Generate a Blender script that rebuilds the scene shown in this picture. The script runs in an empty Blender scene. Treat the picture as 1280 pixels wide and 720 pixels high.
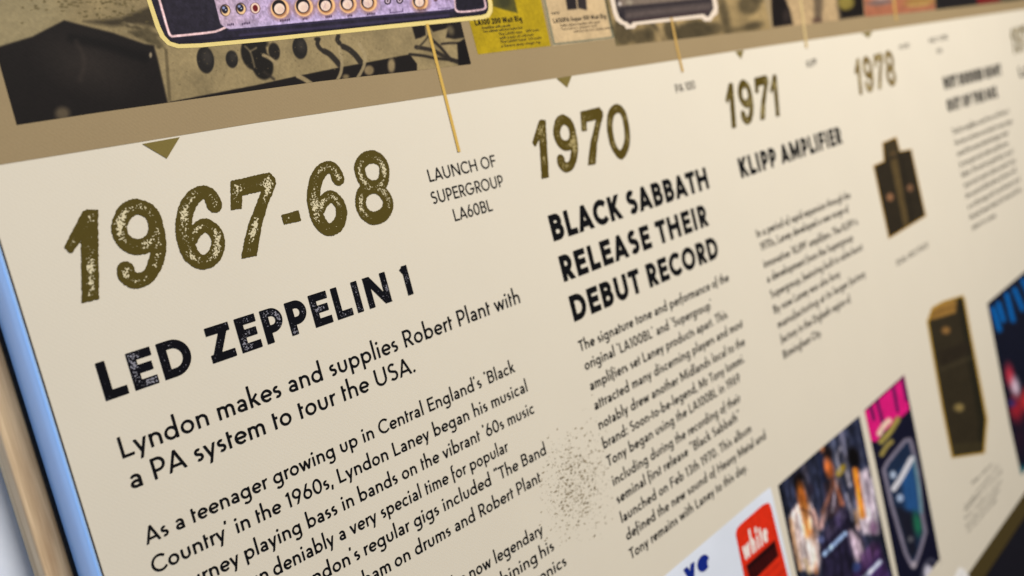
import bpy, math, random
import numpy as np
from mathutils import Matrix, Vector

random.seed(7)
rng = np.random.default_rng(7)
scene = bpy.context.scene
COL = scene.collection

# ------------------------------------------------------------------ camera
S = 0.5                 # metres from the lens to the panel plane
CAM_Z = 1.35            # lens height above the floor
FPX = 1244.4            # focal length in photo pixels (35 mm on a 36 mm sensor, 1280 px)


def _frame():
    d1 = np.array([1750.0 - 640, -60.0 - 360, FPX]); d1 /= np.linalg.norm(d1)
    d2 = np.array([3473.0 - 640, 11366.0 - 360, FPX]); d2 -= d1 * (d1 @ d2); d2 /= np.linalg.norm(d2)
    n = np.cross(d1, d2)
    if n[2] < 0:
        n = -n
    return d1, d2, n


D1, D2, NN = _frame()   # along the panel, down the panel, into the panel (in lens axes)

cam_data = bpy.data.cameras.new('camera')
cam = bpy.data.objects.new('camera', cam_data)
COL.objects.link(cam)
scene.camera = cam
cam_data.sensor_width = 36.0
cam_data.lens = 36.0 * FPX / 1280.0
cam_data.clip_start = 0.02
cam_data.clip_end = 100.0
right = Vector((D1[0], NN[0], -D2[0]))
up = -Vector((D1[1], NN[1], -D2[1]))
back = -Vector((D1[2], NN[2], -D2[2]))
m = Matrix.Identity(4)
for i in range(3):
    m[i][0], m[i][1], m[i][2] = right[i], up[i], back[i]
m.translation = Vector((0.0, -S, CAM_Z))
cam.matrix_world = m
cam_data.dof.use_dof = True
cam_data.dof.focus_distance = 0.595
cam_data.dof.aperture_fstop = 5.4
cam_data.dof.aperture_blades = 0

# ------------------------------------------------------------------ world, lamps, exposure
world = bpy.data.worlds.new('World')
scene.world = world
world.use_nodes = True
bg = world.node_tree.nodes['Background']
bg.inputs['Color'].default_value = (1.0, 0.96, 0.91, 1)
bg.inputs['Strength'].default_value = 0.22


def area(name, loc, target, size, power, color):
    l = bpy.data.lights.new(name, 'AREA')
    l.shape = 'RECTANGLE'
    l.size, l.size_y = size
    l.energy = power
    l.color = color
    o = bpy.data.objects.new(name, l)
    COL.objects.link(o)
    o.location = loc
    o.rotation_euler = (Vector(target) - Vector(loc)).to_track_quat('-Z', 'Y').to_euler()
    return o


area('ceiling_lamp', (1.35, -1.6, 2.75), (1.3, 0.0, 1.2), (2.0, 1.0), 101, (1.0, 0.958, 0.90))
area('added_blue_fill', (-1.25, -0.42, 1.25), (0.2, 0.01, 1.2), (0.35, 1.2), 6.5, (0.26, 0.54, 1.0))  # unseen blue lamp added at the left to colour the metal edge

scene.view_settings.view_transform = 'Standard'
scene.view_settings.look = 'None'
scene.view_settings.exposure = 0.0
scene.view_settings.gamma = 1.0
scene.render.engine = 'CYCLES'
scene.cycles.use_denoising = True

# ------------------------------------------------------------------ plane <-> photo measurements
KB = 0.80               # printed reflectance for a measured tone


def at(px, py, depth=0.0):
    """measured photo point -> world (x, z) on the plane y = depth"""
    r = np.array([px - 640.0, py - 360.0, FPX])
    P = r / (r @ NN) * (S + depth)
    return float(P @ D1), CAM_Z - float(P @ D2)


def ats(pts):
    return np.array([at(*p) for p in pts])


def to_px(x, z):
    """points of the panel plane -> the measuring frame of the photo (arrays)"""
    zz = CAM_Z - z
    cx = x * D1[0] + zz * D2[0] + S * NN[0]
    cy = x * D1[1] + zz * D2[1] + S * NN[1]
    cz = x * D1[2] + zz * D2[2] + S * NN[2]
    return 640 + FPX * cx / cz, 360 + FPX * cy / cz


def lin(c):
    c = np.asarray(c, float) / 255.0
    return np.where(c <= 0.04045, c / 12.92, ((c + 0.055) / 1.055) ** 2.4)


# ------------------------------------------------------------------ materials
def new_mat(name, rough=0.6, spec=0.12):
    mt = bpy.data.materials.new(name)
    mt.use_nodes = True
    nt = mt.node_tree
    b = nt.nodes['Principled BSDF']
    b.inputs['Roughness'].default_value = rough
    b.inputs['Specular IOR Level'].default_value = spec
    return mt, nt, b


def rgba(c, k=KB):
    v = lin(c) * k
    return (float(v[0]), float(v[1]), float(v[2]), 1.0)


def texco(nt, scale=None):
    t = nt.nodes.new('ShaderNodeTexCoord')
    if scale is None:
        return t.outputs['Object']
    mp = nt.nodes.new('ShaderNodeMapping')
    mp.inputs['Scale'].default_value = scale
    nt.links.new(t.outputs['Object'], mp.inputs['Vector'])
    return mp.outputs['Vector']


def noise(nt, vec, scale, detail=2.0, rough=0.5):
    n = nt.nodes.new('ShaderNodeTexNoise')
    n.inputs['Scale'].default_value = scale
    n.inputs['Detail'].default_value = detail
    n.inputs['Roughness'].default_value = rough
    nt.links.new(vec, n.inputs['Vector'])
    return n.outputs['Fac']


def mathn(nt, op, a, b=None, clamp=False):
    n = nt.nodes.new('ShaderNodeMath')
    n.operation = op
    n.use_clamp = clamp
    for i, v in enumerate((a, b)):
        if v is None:
            continue
        if isinstance(v, (int, float)):
            n.inputs[i].default_value = v
        else:
            nt.links.new(v, n.inputs[i])
    return n.outputs[0]


def maprange(nt, v, a, b, c, d):
    n = nt.nodes.new('ShaderNodeMapRange')
    nt.links.new(v, n.inputs['Value'])
    for k, x in zip(('From Min', 'From Max', 'To Min', 'To Max'), (a, b, c, d)):
        n.inputs[k].default_value = x
    return n.outputs['Result']


def mixc(nt, fac, a, b):
    n = nt.nodes.new('ShaderNodeMix')
    n.data_type = 'RGBA'
    if isinstance(fac, float):
        n.inputs['Factor'].default_value = fac
    else:
        nt.links.new(fac, n.inputs['Factor'])
    for key, v in (('A', a), ('B', b)):
        sock = [s for s in n.inputs if s.name == key and s.type == 'RGBA'][0]
        if isinstance(v, tuple):
            sock.default_value = v
        else:
            nt.links.new(v, sock)
    return [s for s in n.outputs if s.type == 'RGBA'][0]


def weave(nt, b, color, amp=0.05, bump=0.25):
    """printed fabric: fine ribs and grain over a colour (tuple or socket)"""
    v = texco(nt)
    w = nt.nodes.new('ShaderNodeTexWave')
    w.wave_type = 'BANDS'
    w.bands_direction = 'DIAGONAL'
    w.inputs['Scale'].default_value = 230.0
    w.inputs['Distortion'].default_value = 1.5
    w.inputs['Detail'].default_value = 1.0
    w.inputs['Detail Scale'].default_value = 2.0
    nt.links.new(v, w.inputs['Vector'])
    g = noise(nt, v, 900.0, 3.0, 0.6)
    g2 = noise(nt, v, 14.0, 3.0, 0.55)
    k = mathn(nt, 'ADD', mathn(nt, 'MULTIPLY', w.outputs['Fac'], 0.13), mathn(nt, 'MULTIPLY', g, 0.87))
    k = mathn(nt, 'ADD', k, mathn(nt, 'MULTIPLY', g2, 0.5))
    f = maprange(nt, k, 0.35, 1.1, 1.0 - amp, 1.0 + amp)
    vm = nt.nodes.new('ShaderNodeVectorMath')
    vm.operation = 'SCALE'
    if isinstance(color, tuple):
        vm.inputs[0].default_value = color[:3]
    else:
        nt.links.new(color, vm.inputs[0])
    nt.links.new(f, vm.inputs['Scale'])
    nt.links.new(vm.outputs[0], b.inputs['Base Color'])
    bp = nt.nodes.new('ShaderNodeBump')
    bp.inputs['Strength'].default_value = bump
    bp.inputs['Distance'].default_value = 0.0002
    nt.links.new(k, bp.inputs['Height'])
    nt.links.new(bp.outputs['Normal'], b.inputs['Normal'])


def fabric(name, c, amp=0.05, rough=0.62):
    mt, nt, b = new_mat(name, rough, 0.10)
    weave(nt, b, rgba(c), amp)
    return mt


def ink(name, c, rough=0.55):
    mt, nt, b = new_mat(name, rough, 0.06)
    weave(nt, b, rgba(c), 0.10, 0.15)
    return mt


def worn_ink(name, c, paper, fine, patch, amount, paperfac=1.0, edge=0.16):
    """stamped lettering: ink with small bare specks gathered in patches, whole along the rim of each stroke"""
    mt, nt, b = new_mat(name, 0.6, 0.06)
    v = texco(nt)
    f = noise(nt, v, fine, 2.0, 0.55)
    p = noise(nt, v, patch, 1.5, 0.5)
    pm = maprange(nt, p, 0.36, 0.66, -0.16, 0.13)
    rim = nt.nodes.new('ShaderNodeAttribute')
    rim.attribute_name = 'rim'
    k = mathn(nt, 'ADD', mathn(nt, 'ADD', f, pm), mathn(nt, 'MULTIPLY', mathn(nt, 'SUBTRACT', 1.0, rim.outputs['Fac']), -edge))
    k = maprange(nt, k, amount, amount + 0.07, 0.0, paperfac)
    col = mixc(nt, k, rgba(c), rgba(paper))
    weave(nt, b, col, 0.07, 0.15)
    return mt


def picture_mat(name, amp=0.06, rough=0.55):
    mt, nt, b = new_mat(name, rough, 0.06)
    a = nt.nodes.new('ShaderNodeAttribute')
    a.attribute_name = 'print'
    weave(nt, b, a.outputs['Color'], amp)
    return mt


CREAM = (220, 211, 193)
M_sheet = fabric('cream_print', CREAM, 0.035)
M_band = fabric('tan_print', (153, 133, 99), 0.09)
M_notch = fabric('olive_print', (120, 105, 52), 0.08)
M_foot = fabric('dark_olive_print', (74, 62, 32), 0.08)
M_black = ink('black_ink', (14, 14, 17))
M_soft = ink('dark_grey_ink', (44, 40, 36))
M_year = worn_ink('olive_worn_ink', (82, 70, 25), (218, 206, 170), 820.0, 66.0, 0.508, 1.0, 0.34)
M_year2 = worn_ink('olive_faded_ink', (82, 68, 20), (196, 178, 124), 700.0, 60.0, 0.55, 0.8)
M_year3 = worn_ink('olive_pale_ink', (112, 92, 46), (200, 184, 138), 500.0, 60.0, 0.52, 0.8)
M_head = worn_ink('black_worn_ink', (11, 11, 18), (150, 148, 158), 1000.0, 75.0, 0.605, 0.85)
M_gold = ink('gold_ink', (205, 168, 84))
M_gold2 = ink('dull_gold_ink', (190, 154, 86))
M_gold3 = ink('faint_gold_ink', (198, 174, 124))
M_pale_gold = ink('pale_gold_ink', (226, 205, 132))
M_pic = picture_mat('photo_print')
M_speck = ink('spatter_ink', (146, 132, 107))
M_blue_ink = ink('blue_ink', (22, 42, 132))
M_white_ink = ink('white_ink', (240, 225, 218))
M_pink_ink = ink('pale_pink_ink', (222, 205, 186))


# ------------------------------------------------------------------ meshes from signed distances
def cells(val, xs, ys):
    """marching squares: merged quads of inside cells plus cut boundary cells -> verts, faces"""
    ins = val < 0
    c = ins[:-1, :-1].astype(int) + ins[:-1, 1:] + ins[1:, :-1] + ins[1:, 1:]
    V, F = [], []
    ny, nx = c.shape
    for j in range(ny):
        row = c[j] == 4
        if row.any():
            d = np.diff(np.concatenate(([0], row.astype(int), [0])))
            for a, b in zip(np.where(d == 1)[0], np.where(d == -1)[0]):
                n = len(V)
                V += [(xs[a], ys[j]), (xs[b], ys[j]), (xs[b], ys[j + 1]), (xs[a], ys[j + 1])]
                F.append((n, n + 1, n + 2, n + 3))
    bj, bi = np.where((c > 0) & (c < 4))
    for j, i in zip(bj, bi):
        P = ((xs[i], ys[j], val[j, i]), (xs[i + 1], ys[j], val[j, i + 1]),
             (xs[i + 1], ys[j + 1], val[j + 1, i + 1]), (xs[i], ys[j + 1], val[j + 1, i]))
        poly = []
        for k in range(4):
            a, b = P[k], P[(k + 1) % 4]
            if a[2] < 0:
                poly.append(a[:2])
            if (a[2] < 0) != (b[2] < 0):
                t = a[2] / (a[2] - b[2])
                poly.append((a[0] + t * (b[0] - a[0]), a[1] + t * (b[1] - a[1])))
        if len(poly) >= 3:
            n = len(V)
            V += poly
            F.append(tuple(range(n, n + len(poly))))
    return np.array(V, float).reshape(-1, 2), F


def cells_rim(val, xs, ys, depth):
    """as cells(), with every cell kept and the depth under the outline given per point"""
    ins = val < 0
    c = ins[:-1, :-1].astype(int) + ins[:-1, 1:] + ins[1:, :-1] + ins[1:, 1:]
    V, F, R = [], [], []
    for j, i in zip(*np.where(c > 0)):
        P = ((xs[i], ys[j], val[j, i]), (xs[i + 1], ys[j], val[j, i + 1]),
             (xs[i + 1], ys[j + 1], val[j + 1, i + 1]), (xs[i], ys[j + 1], val[j + 1, i]))
        poly = []
        for k in range(4):
            a, b = P[k], P[(k + 1) % 4]
            if a[2] < 0:
                poly.append((a[0], a[1], min(1.0, -a[2] / depth)))
            if (a[2] < 0) != (b[2] < 0):
                t = a[2] / (a[2] - b[2])
                poly.append((a[0] + t * (b[0] - a[0]), a[1] + t * (b[1] - a[1]), 0.0))
        if len(poly) >= 3:
            n = len(V)
            V += [q[:2] for q in poly]
            R += [q[2] for q in poly]
            F.append(tuple(range(n, n + len(poly))))
    return np.array(V, float).reshape(-1, 2), F, R


def set_rim(o, R):
    a = o.data.attributes.new('rim', 'FLOAT', 'POINT')
    a.data.foreach_set('value', np.array(R, np.float32))
    return o


def seg_d(X, Y, a, b, ra=0.0, rb=None):
    """distance to a segment, less a radius running from ra to rb"""
    rb = ra if rb is None else rb
    dx, dy = b[0] - a[0], b[1] - a[1]
    L2 = dx * dx + dy * dy + 1e-18
    t = np.clip(((X - a[0]) * dx + (Y - a[1]) * dy) / L2, 0, 1)
    return np.hypot(X - a[0] - t * dx, Y - a[1] - t * dy) - (ra + (rb - ra) * t)


def poly_d(X, Y, pts):
    """signed distance to a polygon"""
    pts = [tuple(p) for p in pts]
    d = np.full(X.shape, 1e18)
    inside = np.zeros(X.shape, bool)
    n = len(pts)
    for i in range(n):
        a, b = pts[i], pts[(i + 1) % n]
        d = np.minimum(d, seg_d(X, Y, a, b))
        if a[1] != b[1]:
            cond = (a[1] > Y) != (b[1] > Y)
            xi = (b[0] - a[0]) * (Y - a[1]) / (b[1] - a[1]) + a[0]
            inside ^= cond & (X < xi)
    return np.where(inside, -d, d)


def spline(pts, n=6, closed=False):
    """Catmull-Rom through points (any number of columns)"""
    P = np.array(pts, float)
    m_ = len(P)
    out = []
    rngk = range(m_ if closed else m_ - 1)
    for i in rngk:
        if closed:
            p0, p1, p2, p3 = P[(i - 1) % m_], P[i], P[(i + 1) % m_], P[(i + 2) % m_]
        else:
            p0, p1, p2, p3 = P[max(i - 1, 0)], P[i], P[i + 1], P[min(i + 2, m_ - 1)]
        for k in range(n):
            t = k / n
            out.append(0.5 * (2 * p1 + (p2 - p0) * t + (2 * p0 - 5 * p1 + 4 * p2 - p3) * t * t
                              + (3 * p1 - p0 - 3 * p2 + p3) * t ** 3))
    out.append(P[0] if closed else P[-1])
    return np.array(out)


# ------------------------------------------------------------------ a geometric sans alphabet drawn with strokes
C, XH, AS, DS = 700.0, 445.0, 795.0, -205.0


def arc(cx, cy, rx, ry, a0, a1, n=16):
    a = np.radians(np.linspace(a0, a1, n))
    return [(cx + rx * math.cos(t), cy + ry * math.sin(t)) for t in a]


def glyph(ch, w):
    """-> ink width, strokes, (clip low, clip high), side bearings"""
    h = w / 2.0
    e = (w - 80) * 0.42            # bold letters grow a little wider
    E_ = 90                        # overshoot of strokes that the clip trims
    st, rd, dg, op = 70, 40, 10, 28
    lo, hi = -1e9, 1e9
    s = []
    lb = rb = st

    def ext(a, b, k=E_):
        L = math.hypot(b[0] - a[0], b[1] - a[1])
        return (b[0] + (b[0] - a[0]) * k / L, b[1] + (b[1] - a[1]) * k / L)

    def bowl(x1, y0, y1, back=0.0):
        r = (y1 - y0) / 2
        rx = min(r * 1.0, x1 - h - 30)
        return [(h, y1)] + arc(x1 - rx, (y0 + y1) / 2, rx, r, 90, -90) + [(h, y0)]

    def ess(W, top, a=38, b=-142):
        ym = top * 0.525
        r1 = (top - h - ym) / 2
        r2 = (ym - h) / 2
        k1, k2 = W * 0.46 - h, W * 0.5 - h
        u = arc(W * 0.49, ym + r1, k1, r1, a, 232, 16)
        d = arc(W * 0.5, h + r2, k2, r2, 52, b, 16)
        return u + d

    if ch in 'AV':
        W = 610 + 1.5 * e
        lo, hi = 0, C
        lb = rb = dg
        top = (W / 2, C - h * 0.5)
        L, R = (h * 1.1, 0), (W - h * 1.1, 0)
        if ch == 'A':
            s.append([ext(top, L), top, ext(top, R)])
            f = 0.27
            s.append([(L[0] + (top[0] - L[0]) * f, C * f), (R[0] + (top[0] - R[0]) * f, C * f)])
        else:
            bot = (W / 2, h * 0.5)
            s.append([ext(bot, (h * 1.1, C)), bot, ext(bot, (W - h * 1.1, C))])
    elif ch == 'B':
        W = 450 + e
        s += [[(h, 0), (h, C)], bowl(W - h - 28, C * 0.53, C - h), bowl(W - h, h, C * 0.53)]
        rb = rd
    elif ch in 'CG':
        r = C / 2 + 6
        cx = r
        if ch == 'C':
            W = r + (r - h) * math.cos(math.radians(42)) + h * 0.6
            s.append(arc(cx, C / 2, r - h, r - h, 42, 318, 30))
            rb = 20
        else:
            W = 2 * r - 8
            s.append(arc(cx, C / 2, r - h, r - h, 44, 354, 34))
            s.append([(cx + 30, C * 0.46), (2 * r - 6, C * 0.46)])
            rb = 50
        lb = rd
    elif ch == 'D':
        W = 560 + e
        s += [[(h, 0), (h, C)], bowl(W - h, h, C - h)]
        rb = rd
    elif ch in 'EFL':
        W = (415 if ch != 'L' else 385) + e
        s.append([(h, 0), (h, C)])
        if ch in 'EF':
            s += [[(h, C - h), (W, C - h)], [(h, C * 0.515), (W * 0.93, C * 0.515)]]
        if ch in 'EL':
            s.append([(h, h), (W, h)])
        rb = op
    elif ch == 'H':
        W = 560 + e
        s += [[(h, 0), (h, C)], [(W - h, 0), (W - h, C)], [(h, C * 0.52), (W - h, C * 0.52)]]
    elif ch == 'I':
        W = w
        s.append([(h, 0), (h, C)])
    elif ch == 'J':
        W = 300 + e
        r = W / 2 - h
        s.append([(W - h, C), (W - h, r + h)] + arc(W / 2, r + h, r, r, 0, -150)[1:])
        lb = 20
    elif ch == 'K':
        W = 510 + e
        lo, hi = 0, C
        s += [[(h, 0), (h, C)], [(h, C * 0.34), ext((h, C * 0.34), (W - h * 1.2, C))],
              [(W * 0.36, C * 0.56), ext((W * 0.36, C * 0.56), (W - h * 1.1, 0))]]
        rb = dg
    elif ch == 'M':
        W = 720 + e
        lo, hi = 0, C
        s += [[(h, 0), (h, C)], [(W - h, 0), (W - h, C)],
              [ext((W / 2, C * 0.16), (h * 1.0, C)), (W / 2, C * 0.16), ext((W / 2, C * 0.16), (W - h, C))]]
    elif ch == 'N':
        W = 600 + e
        lo, hi = 0, C
        s += [[(h, 0), (h, C)], [(W - h, 0), (W - h, C)], [ext((W - h, 0), (h, C)), ext((h, C), (W - h, 0))]]
    elif ch in 'OQ':
        W = C + 14
        s.append(arc(W / 2, C / 2, W / 2 - h, C / 2 + 6 - h, 0, 360, 40))
        if ch == 'Q':
            s.append([(W * 0.55, C * 0.28), (W * 0.95, -30)])
        lb = rb = rd
    elif ch in 'PR':
        W = 430 + e
        s.append([(h, 0), (h, C)])
        yw = C * (0.40 if ch == 'P' else 0.44)
        s.append(bowl(W - h - (0 if ch == 'P' else 10), yw, C - h))
        if ch == 'R':
            lo, hi = 0, C
            W += 20
            s.append([(W * 0.42, yw + 10), ext((W * 0.42, yw + 10), (W - h * 1.1, 0))])
        rb = 25 if ch == 'P' else 15
    elif ch == 'S':
        W = 425 + e
        s.append(ess(W, C))
        lb = rb = rd
    elif ch == 'T':
        W = 470 + e
        s += [[(0, C - h), (W, C - h)], [(W / 2, 0), (W / 2, C - h)]]
        lb = rb = 15
    elif ch == 'U':
        W = 530 + e
        r = W / 2 - h
        s.append([(h, C), (h, r + h - 6)] + arc(W / 2, r + h - 6, r, r, 180, 360)[1:] + [(W - h, C)])
    elif ch == 'W':
        W = 860 + e
        lo, hi = 0, C
        b1, b2, t = (W * 0.28, h * 0.4), (W * 0.72, h * 0.4), (W * 0.5, C - h)
        s.append([ext(b1, (h, C)), b1, t, b2, ext(b2, (W - h, C))])
        lb = rb = dg
    elif ch == 'X':
        W = 540 + e
        lo, hi = 0, C
        s += [[ext((W, C), (h, 0)), ext((h, 0), (W - h, C))], [ext((W - h, 0), (h, C)), ext((h, C), (W - h, 0))]]
        lb = rb = dg
    elif ch == 'Y':
        W = 540 + e
        lo, hi = 0, C
        j = (W / 2, C * 0.42)
        s += [[ext(j, (h, C)), j, ext(j, (W - h, C))], [(W / 2, 0), j]]
        lb = rb = dg
    elif ch == 'Z':
        W = 480 + e
        lo, hi = 0, C
        s += [[(10, C - h), (W - 6, C - h)], [(0, h), (W, h)], [(h * 1.1, h * 0.6), (W - h * 1.3, C - h * 0.6)]]
        lb = rb = 35
    # ---- lower case
    elif ch == 'a':
        W = 355 + e
        s.append(arc(W * 0.5, XH - h - 118, W / 2 - h, 118, 148, 0, 14) + [(W - h, 0)])
        s.append(arc(W * 0.5, 133, W / 2 - h, 136 - h, 0, 360, 26))
        lb = 42
        rb = 62
    elif ch in 'bdpqg':
        W = 450 + e
        s.append(arc(W / 2, XH / 2, W / 2 - h, XH / 2 + 5 - h, 0, 360, 34))
        x = h if ch in 'bp' else W - h
        if ch == 'g':
            s.append([(x, XH), (x, -50)] + arc(W / 2, -50, W / 2 - h, 150, 0, -140)[1:])
        else:
            s.append([(x, 0 if ch in 'bd' else DS), (x, AS if ch in 'bd' else XH)])
        lb, rb = (64, rd) if ch in 'bp' else (rd, 64)
    elif ch in 'ce':
        W0 = 450 + e
        if ch == 'c':
            s.append(arc(W0 / 2, XH / 2, W0 / 2 - h, XH / 2 + 5 - h, 46, 314, 26))
            W = W0 * 0.87
        else:
            s.append([(h * 1.2, XH * 0.50)] + [(W0 - h * 1.1, XH * 0.50)])
            s.append(arc(W0 / 2, XH / 2, W0 / 2 - h, XH / 2 + 5 - h, -2, 316, 30))
            W = W0 * 0.97
        lb, rb = rd, 22
    elif ch == 'f':
        W = 235 + e
        r = 105
        s.append([(h + 12, -150), (h + 12, AS - 20 - r)] + arc(h + 12 + r, AS - 20 - r, r, r + 20 - h, 180, 68)[1:])
        s.append([(h, XH - h), (W - 25, XH - h)])
        lb, rb = 42, -10
    elif ch in 'hnmr':
        top = AS if ch == 'h' else XH
        a = (390 if ch != 'm' else 345) + e
        r = a / 2 - h

        def arch(x0):
            return [(x0 + h, 0.52 * XH)] + arc(x0 + a / 2, XH - h - r * 0.98 + 4, r, r * 0.98, 180, 0, 14) + [(x0 + a - h, 0)]
        s.append([(h, 0), (h, top)])
        W = a
        if ch == 'r':
            s.append([(h, 0.45 * XH)] + arc(h + 165, XH - h - 165, 165, 168, 180, 78, 10))
            W = 235 + e * 0.6
            lb, rb = 64, 0
        else:
            s.append(arch(0))
            if ch == 'm':
                s.append(arch(a - w))
                W = 2 * a - w
            lb, rb = 64, 58
    elif ch in 'ij':
        W = w * 1.15
        x = W / 2
        s.append([(x, 0), (x, XH)])
        s.append([(x, XH + 158), (x, XH + 160), 'dot'])
        lb = rb = 60
    elif ch == 'k':
        W = 385 + e
        lo = 0
        s += [[(h, 0), (h, AS)], [(h, XH * 0.42), (W - h * 1.6, XH - 8)], [(W * 0.36, XH * 0.62), ext((W * 0.36, XH * 0.62), (W - h * 1.1, 0))]]
        lb, rb = 64, dg
    elif ch == 'l':
        W = w
        s.append([(h, 0), (h, AS)])
        lb = rb = 62
    elif ch == 'o':
        W = 450 + e
        s.append(arc(W / 2, XH / 2, W / 2 - h, XH / 2 + 5 - h, 0, 360, 34))
        lb = rb = rd
    elif ch == 's':
        W = 290 + e
        s.append(ess(W, XH, 46, -134))
        lb = rb = 34
    elif ch == 't':
        W = 178 + e
        s += [[(h, 0), (h, XH + 150)], [(h, XH - h), (W, XH - h)]]
        lb, rb = 62, 18
    elif ch == 'u':
        W = 390 + e
        r = W / 2 - h
        s.append([(h, XH), (h, r + h - 5)] + arc(W / 2, r + h - 5, r, r, 180, 360)[1:] + [(W - h, XH)])
        lb, rb = 60, 60
    elif ch in 'vy':
        W = 420 + e
        hi = XH
        bot = (W / 2, h * 0.4)
        if ch == 'v':
            lo = 0
            s.append([ext(bot, (h, XH)), bot, ext(bot, (W - h, XH))])
        else:
            lo = DS
            s.append([ext((W / 2, h * 0.2), (h, XH)), (W / 2, h * 0.2)])
            s.append([ext((W / 2, 0), (W - h, XH)), ext((W - h, XH), (W / 2, 0), 330)])
        lb = rb = dg
    elif ch == 'w':
        W = 640 + e
        lo, hi = 0, XH
        b1, b2, t = (W * 0.29, h * 0.5), (W * 0.71, h * 0.5), (W * 0.5, XH - h)
        s.append([ext(b1, (h, XH)), b1, t, b2, ext(b2, (W - h, XH))])
        lb = rb = dg
    elif ch == 'x':
        W = 390 + e
        lo, hi = 0, XH
        s += [[ext((W - h, XH), (h, 0)), ext((h, 0), (W - h, XH))], [ext((W - h, 0), (h, XH)), ext((h, XH), (W - h, 0))]]
        lb = rb = dg
    elif ch == 'z':
        W = 360 + e
        lo, hi = 0, XH
        s += [[(0, XH - h), (W, XH - h)], [(0, h), (W, h)], [(h, h * 0.6), (W - h, XH - h * 0.6)]]
        lb = rb = 30
    # ---- figures
    elif ch == '0':
        W = 470 + e
        s.append(arc(W / 2, C / 2, W / 2 - h, C / 2 + 5 - h, 0, 360, 36))
        lb = rb = rd
    elif ch == '1':
        W = 200 + e
        s += [[(W - h, 0), (W - h, C)], [(W - h, C - h * 0.9), (h * 0.5, C * 0.80)]]
        lb, rb = 45, 85
    elif ch == '2':
        W = 420 + e
        s.append(arc(W / 2, C - W / 2, W / 2 - h, W / 2 - h, 165, -30) + [(h, h)])
        s.append([(0, h), (W, h)])
        lb = rb = rd
    elif ch == '3':
        W = 420 + e
        s.append(arc(W * 0.46, C * 0.75, W * 0.42 - h, C * 0.25 - h, 150, -90))
        s.append(arc(W * 0.46, C * 0.26, W * 0.5 - h, C * 0.26 - h, 90, -150))
        lb = rb = rd
    elif ch == '4':
        W = 460 + e
        s += [[(W * 0.74, 0), (W * 0.74, C)], [(W * 0.74, C - h), (h, C * 0.27)], [(0, C * 0.26), (W, C * 0.26)]]
        lb = rb = 25
    elif ch == '5':
        W = 420 + e
        s += [[(W * 0.24, C - h), (W * 0.9, C - h)], [(W * 0.24, C), (W * 0.17, C * 0.52)],
              arc(W * 0.45, C * 0.31, W * 0.52 - h, C * 0.31 - h, 132, -140)]
        lb = rb = rd
    elif ch in '69':
        W = 450 + e
        r = W / 2 - h
        cy = W / 2 - 4
        a = arc(W / 2, cy, r, r, 0, 360, 34)
        b = [(W / 2 - r * 0.86, cy + r * 0.5), (W * 0.68, C + 60)]
        if ch == '9':
            a = [(W - x, C - y) for x, y in a]
            b = [(W - x, C - y) for x, y in b]
        s += [a, b]
        lo, hi = -8, C + 8
        lb = rb = rd
    elif ch == '7':
        W = 420 + e
        lo = 0
        s += [[(0, C - h), (W, C - h)], [(W - h * 1.1, C - h), ext((W - h, C - h), (W * 0.3, 0))]]
        lb = rb = 25
    elif ch == '8':
        W = 440 + e
        s.append(arc(W / 2, C * 0.745, W * 0.43 - h, C * 0.255 + 5 - h, 0, 360, 28))
        s.append(arc(W / 2, C * 0.27, W / 2 - h, C * 0.27 + 5 - h, 0, 360, 28))
        lb = rb = rd
    # ---- marks
    elif ch == '.':
        W = w * 1.3
        s.append([(W / 2, W * 0.45), (W / 2, W * 0.46), 'dot'])
        lb = rb = 50
    elif ch == ',':
        W = w * 1.1
        s.append([(W * 0.75, w * 1.1), (W * 0.35, -110)])
        lb = rb = 45
    elif ch == ':':
        W = w * 1.3
        s += [[(W / 2, W * 0.45), (W / 2, W * 0.46), 'dot'], [(W / 2, XH * 0.85), (W / 2, XH * 0.86), 'dot']]
        lb = rb = 50
    elif ch in "'`":
        W = w * 1.25
        s.append([(W * 0.62, C + 60), (W * 0.40, C - 90)] if ch == "'" else [(W * 0.40, C + 60), (W * 0.62, C - 90)])
        lb = rb = 34
    elif ch == '"':
        W = w * 2.8
        s += [[(W * 0.34, C + 60), (W * 0.2, C - 90)], [(W * 0.86, C + 60), (W * 0.72, C - 90)]]
        lb = rb = 40
    elif ch == '-':
        W = 230
        s.append([(0, XH * 0.5), (W, XH * 0.5)])
        lb = rb = 35
    else:
        W = 0
    return W, s, (lo, hi), (lb, rb)


_cache = {}
_rims = {}


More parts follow.
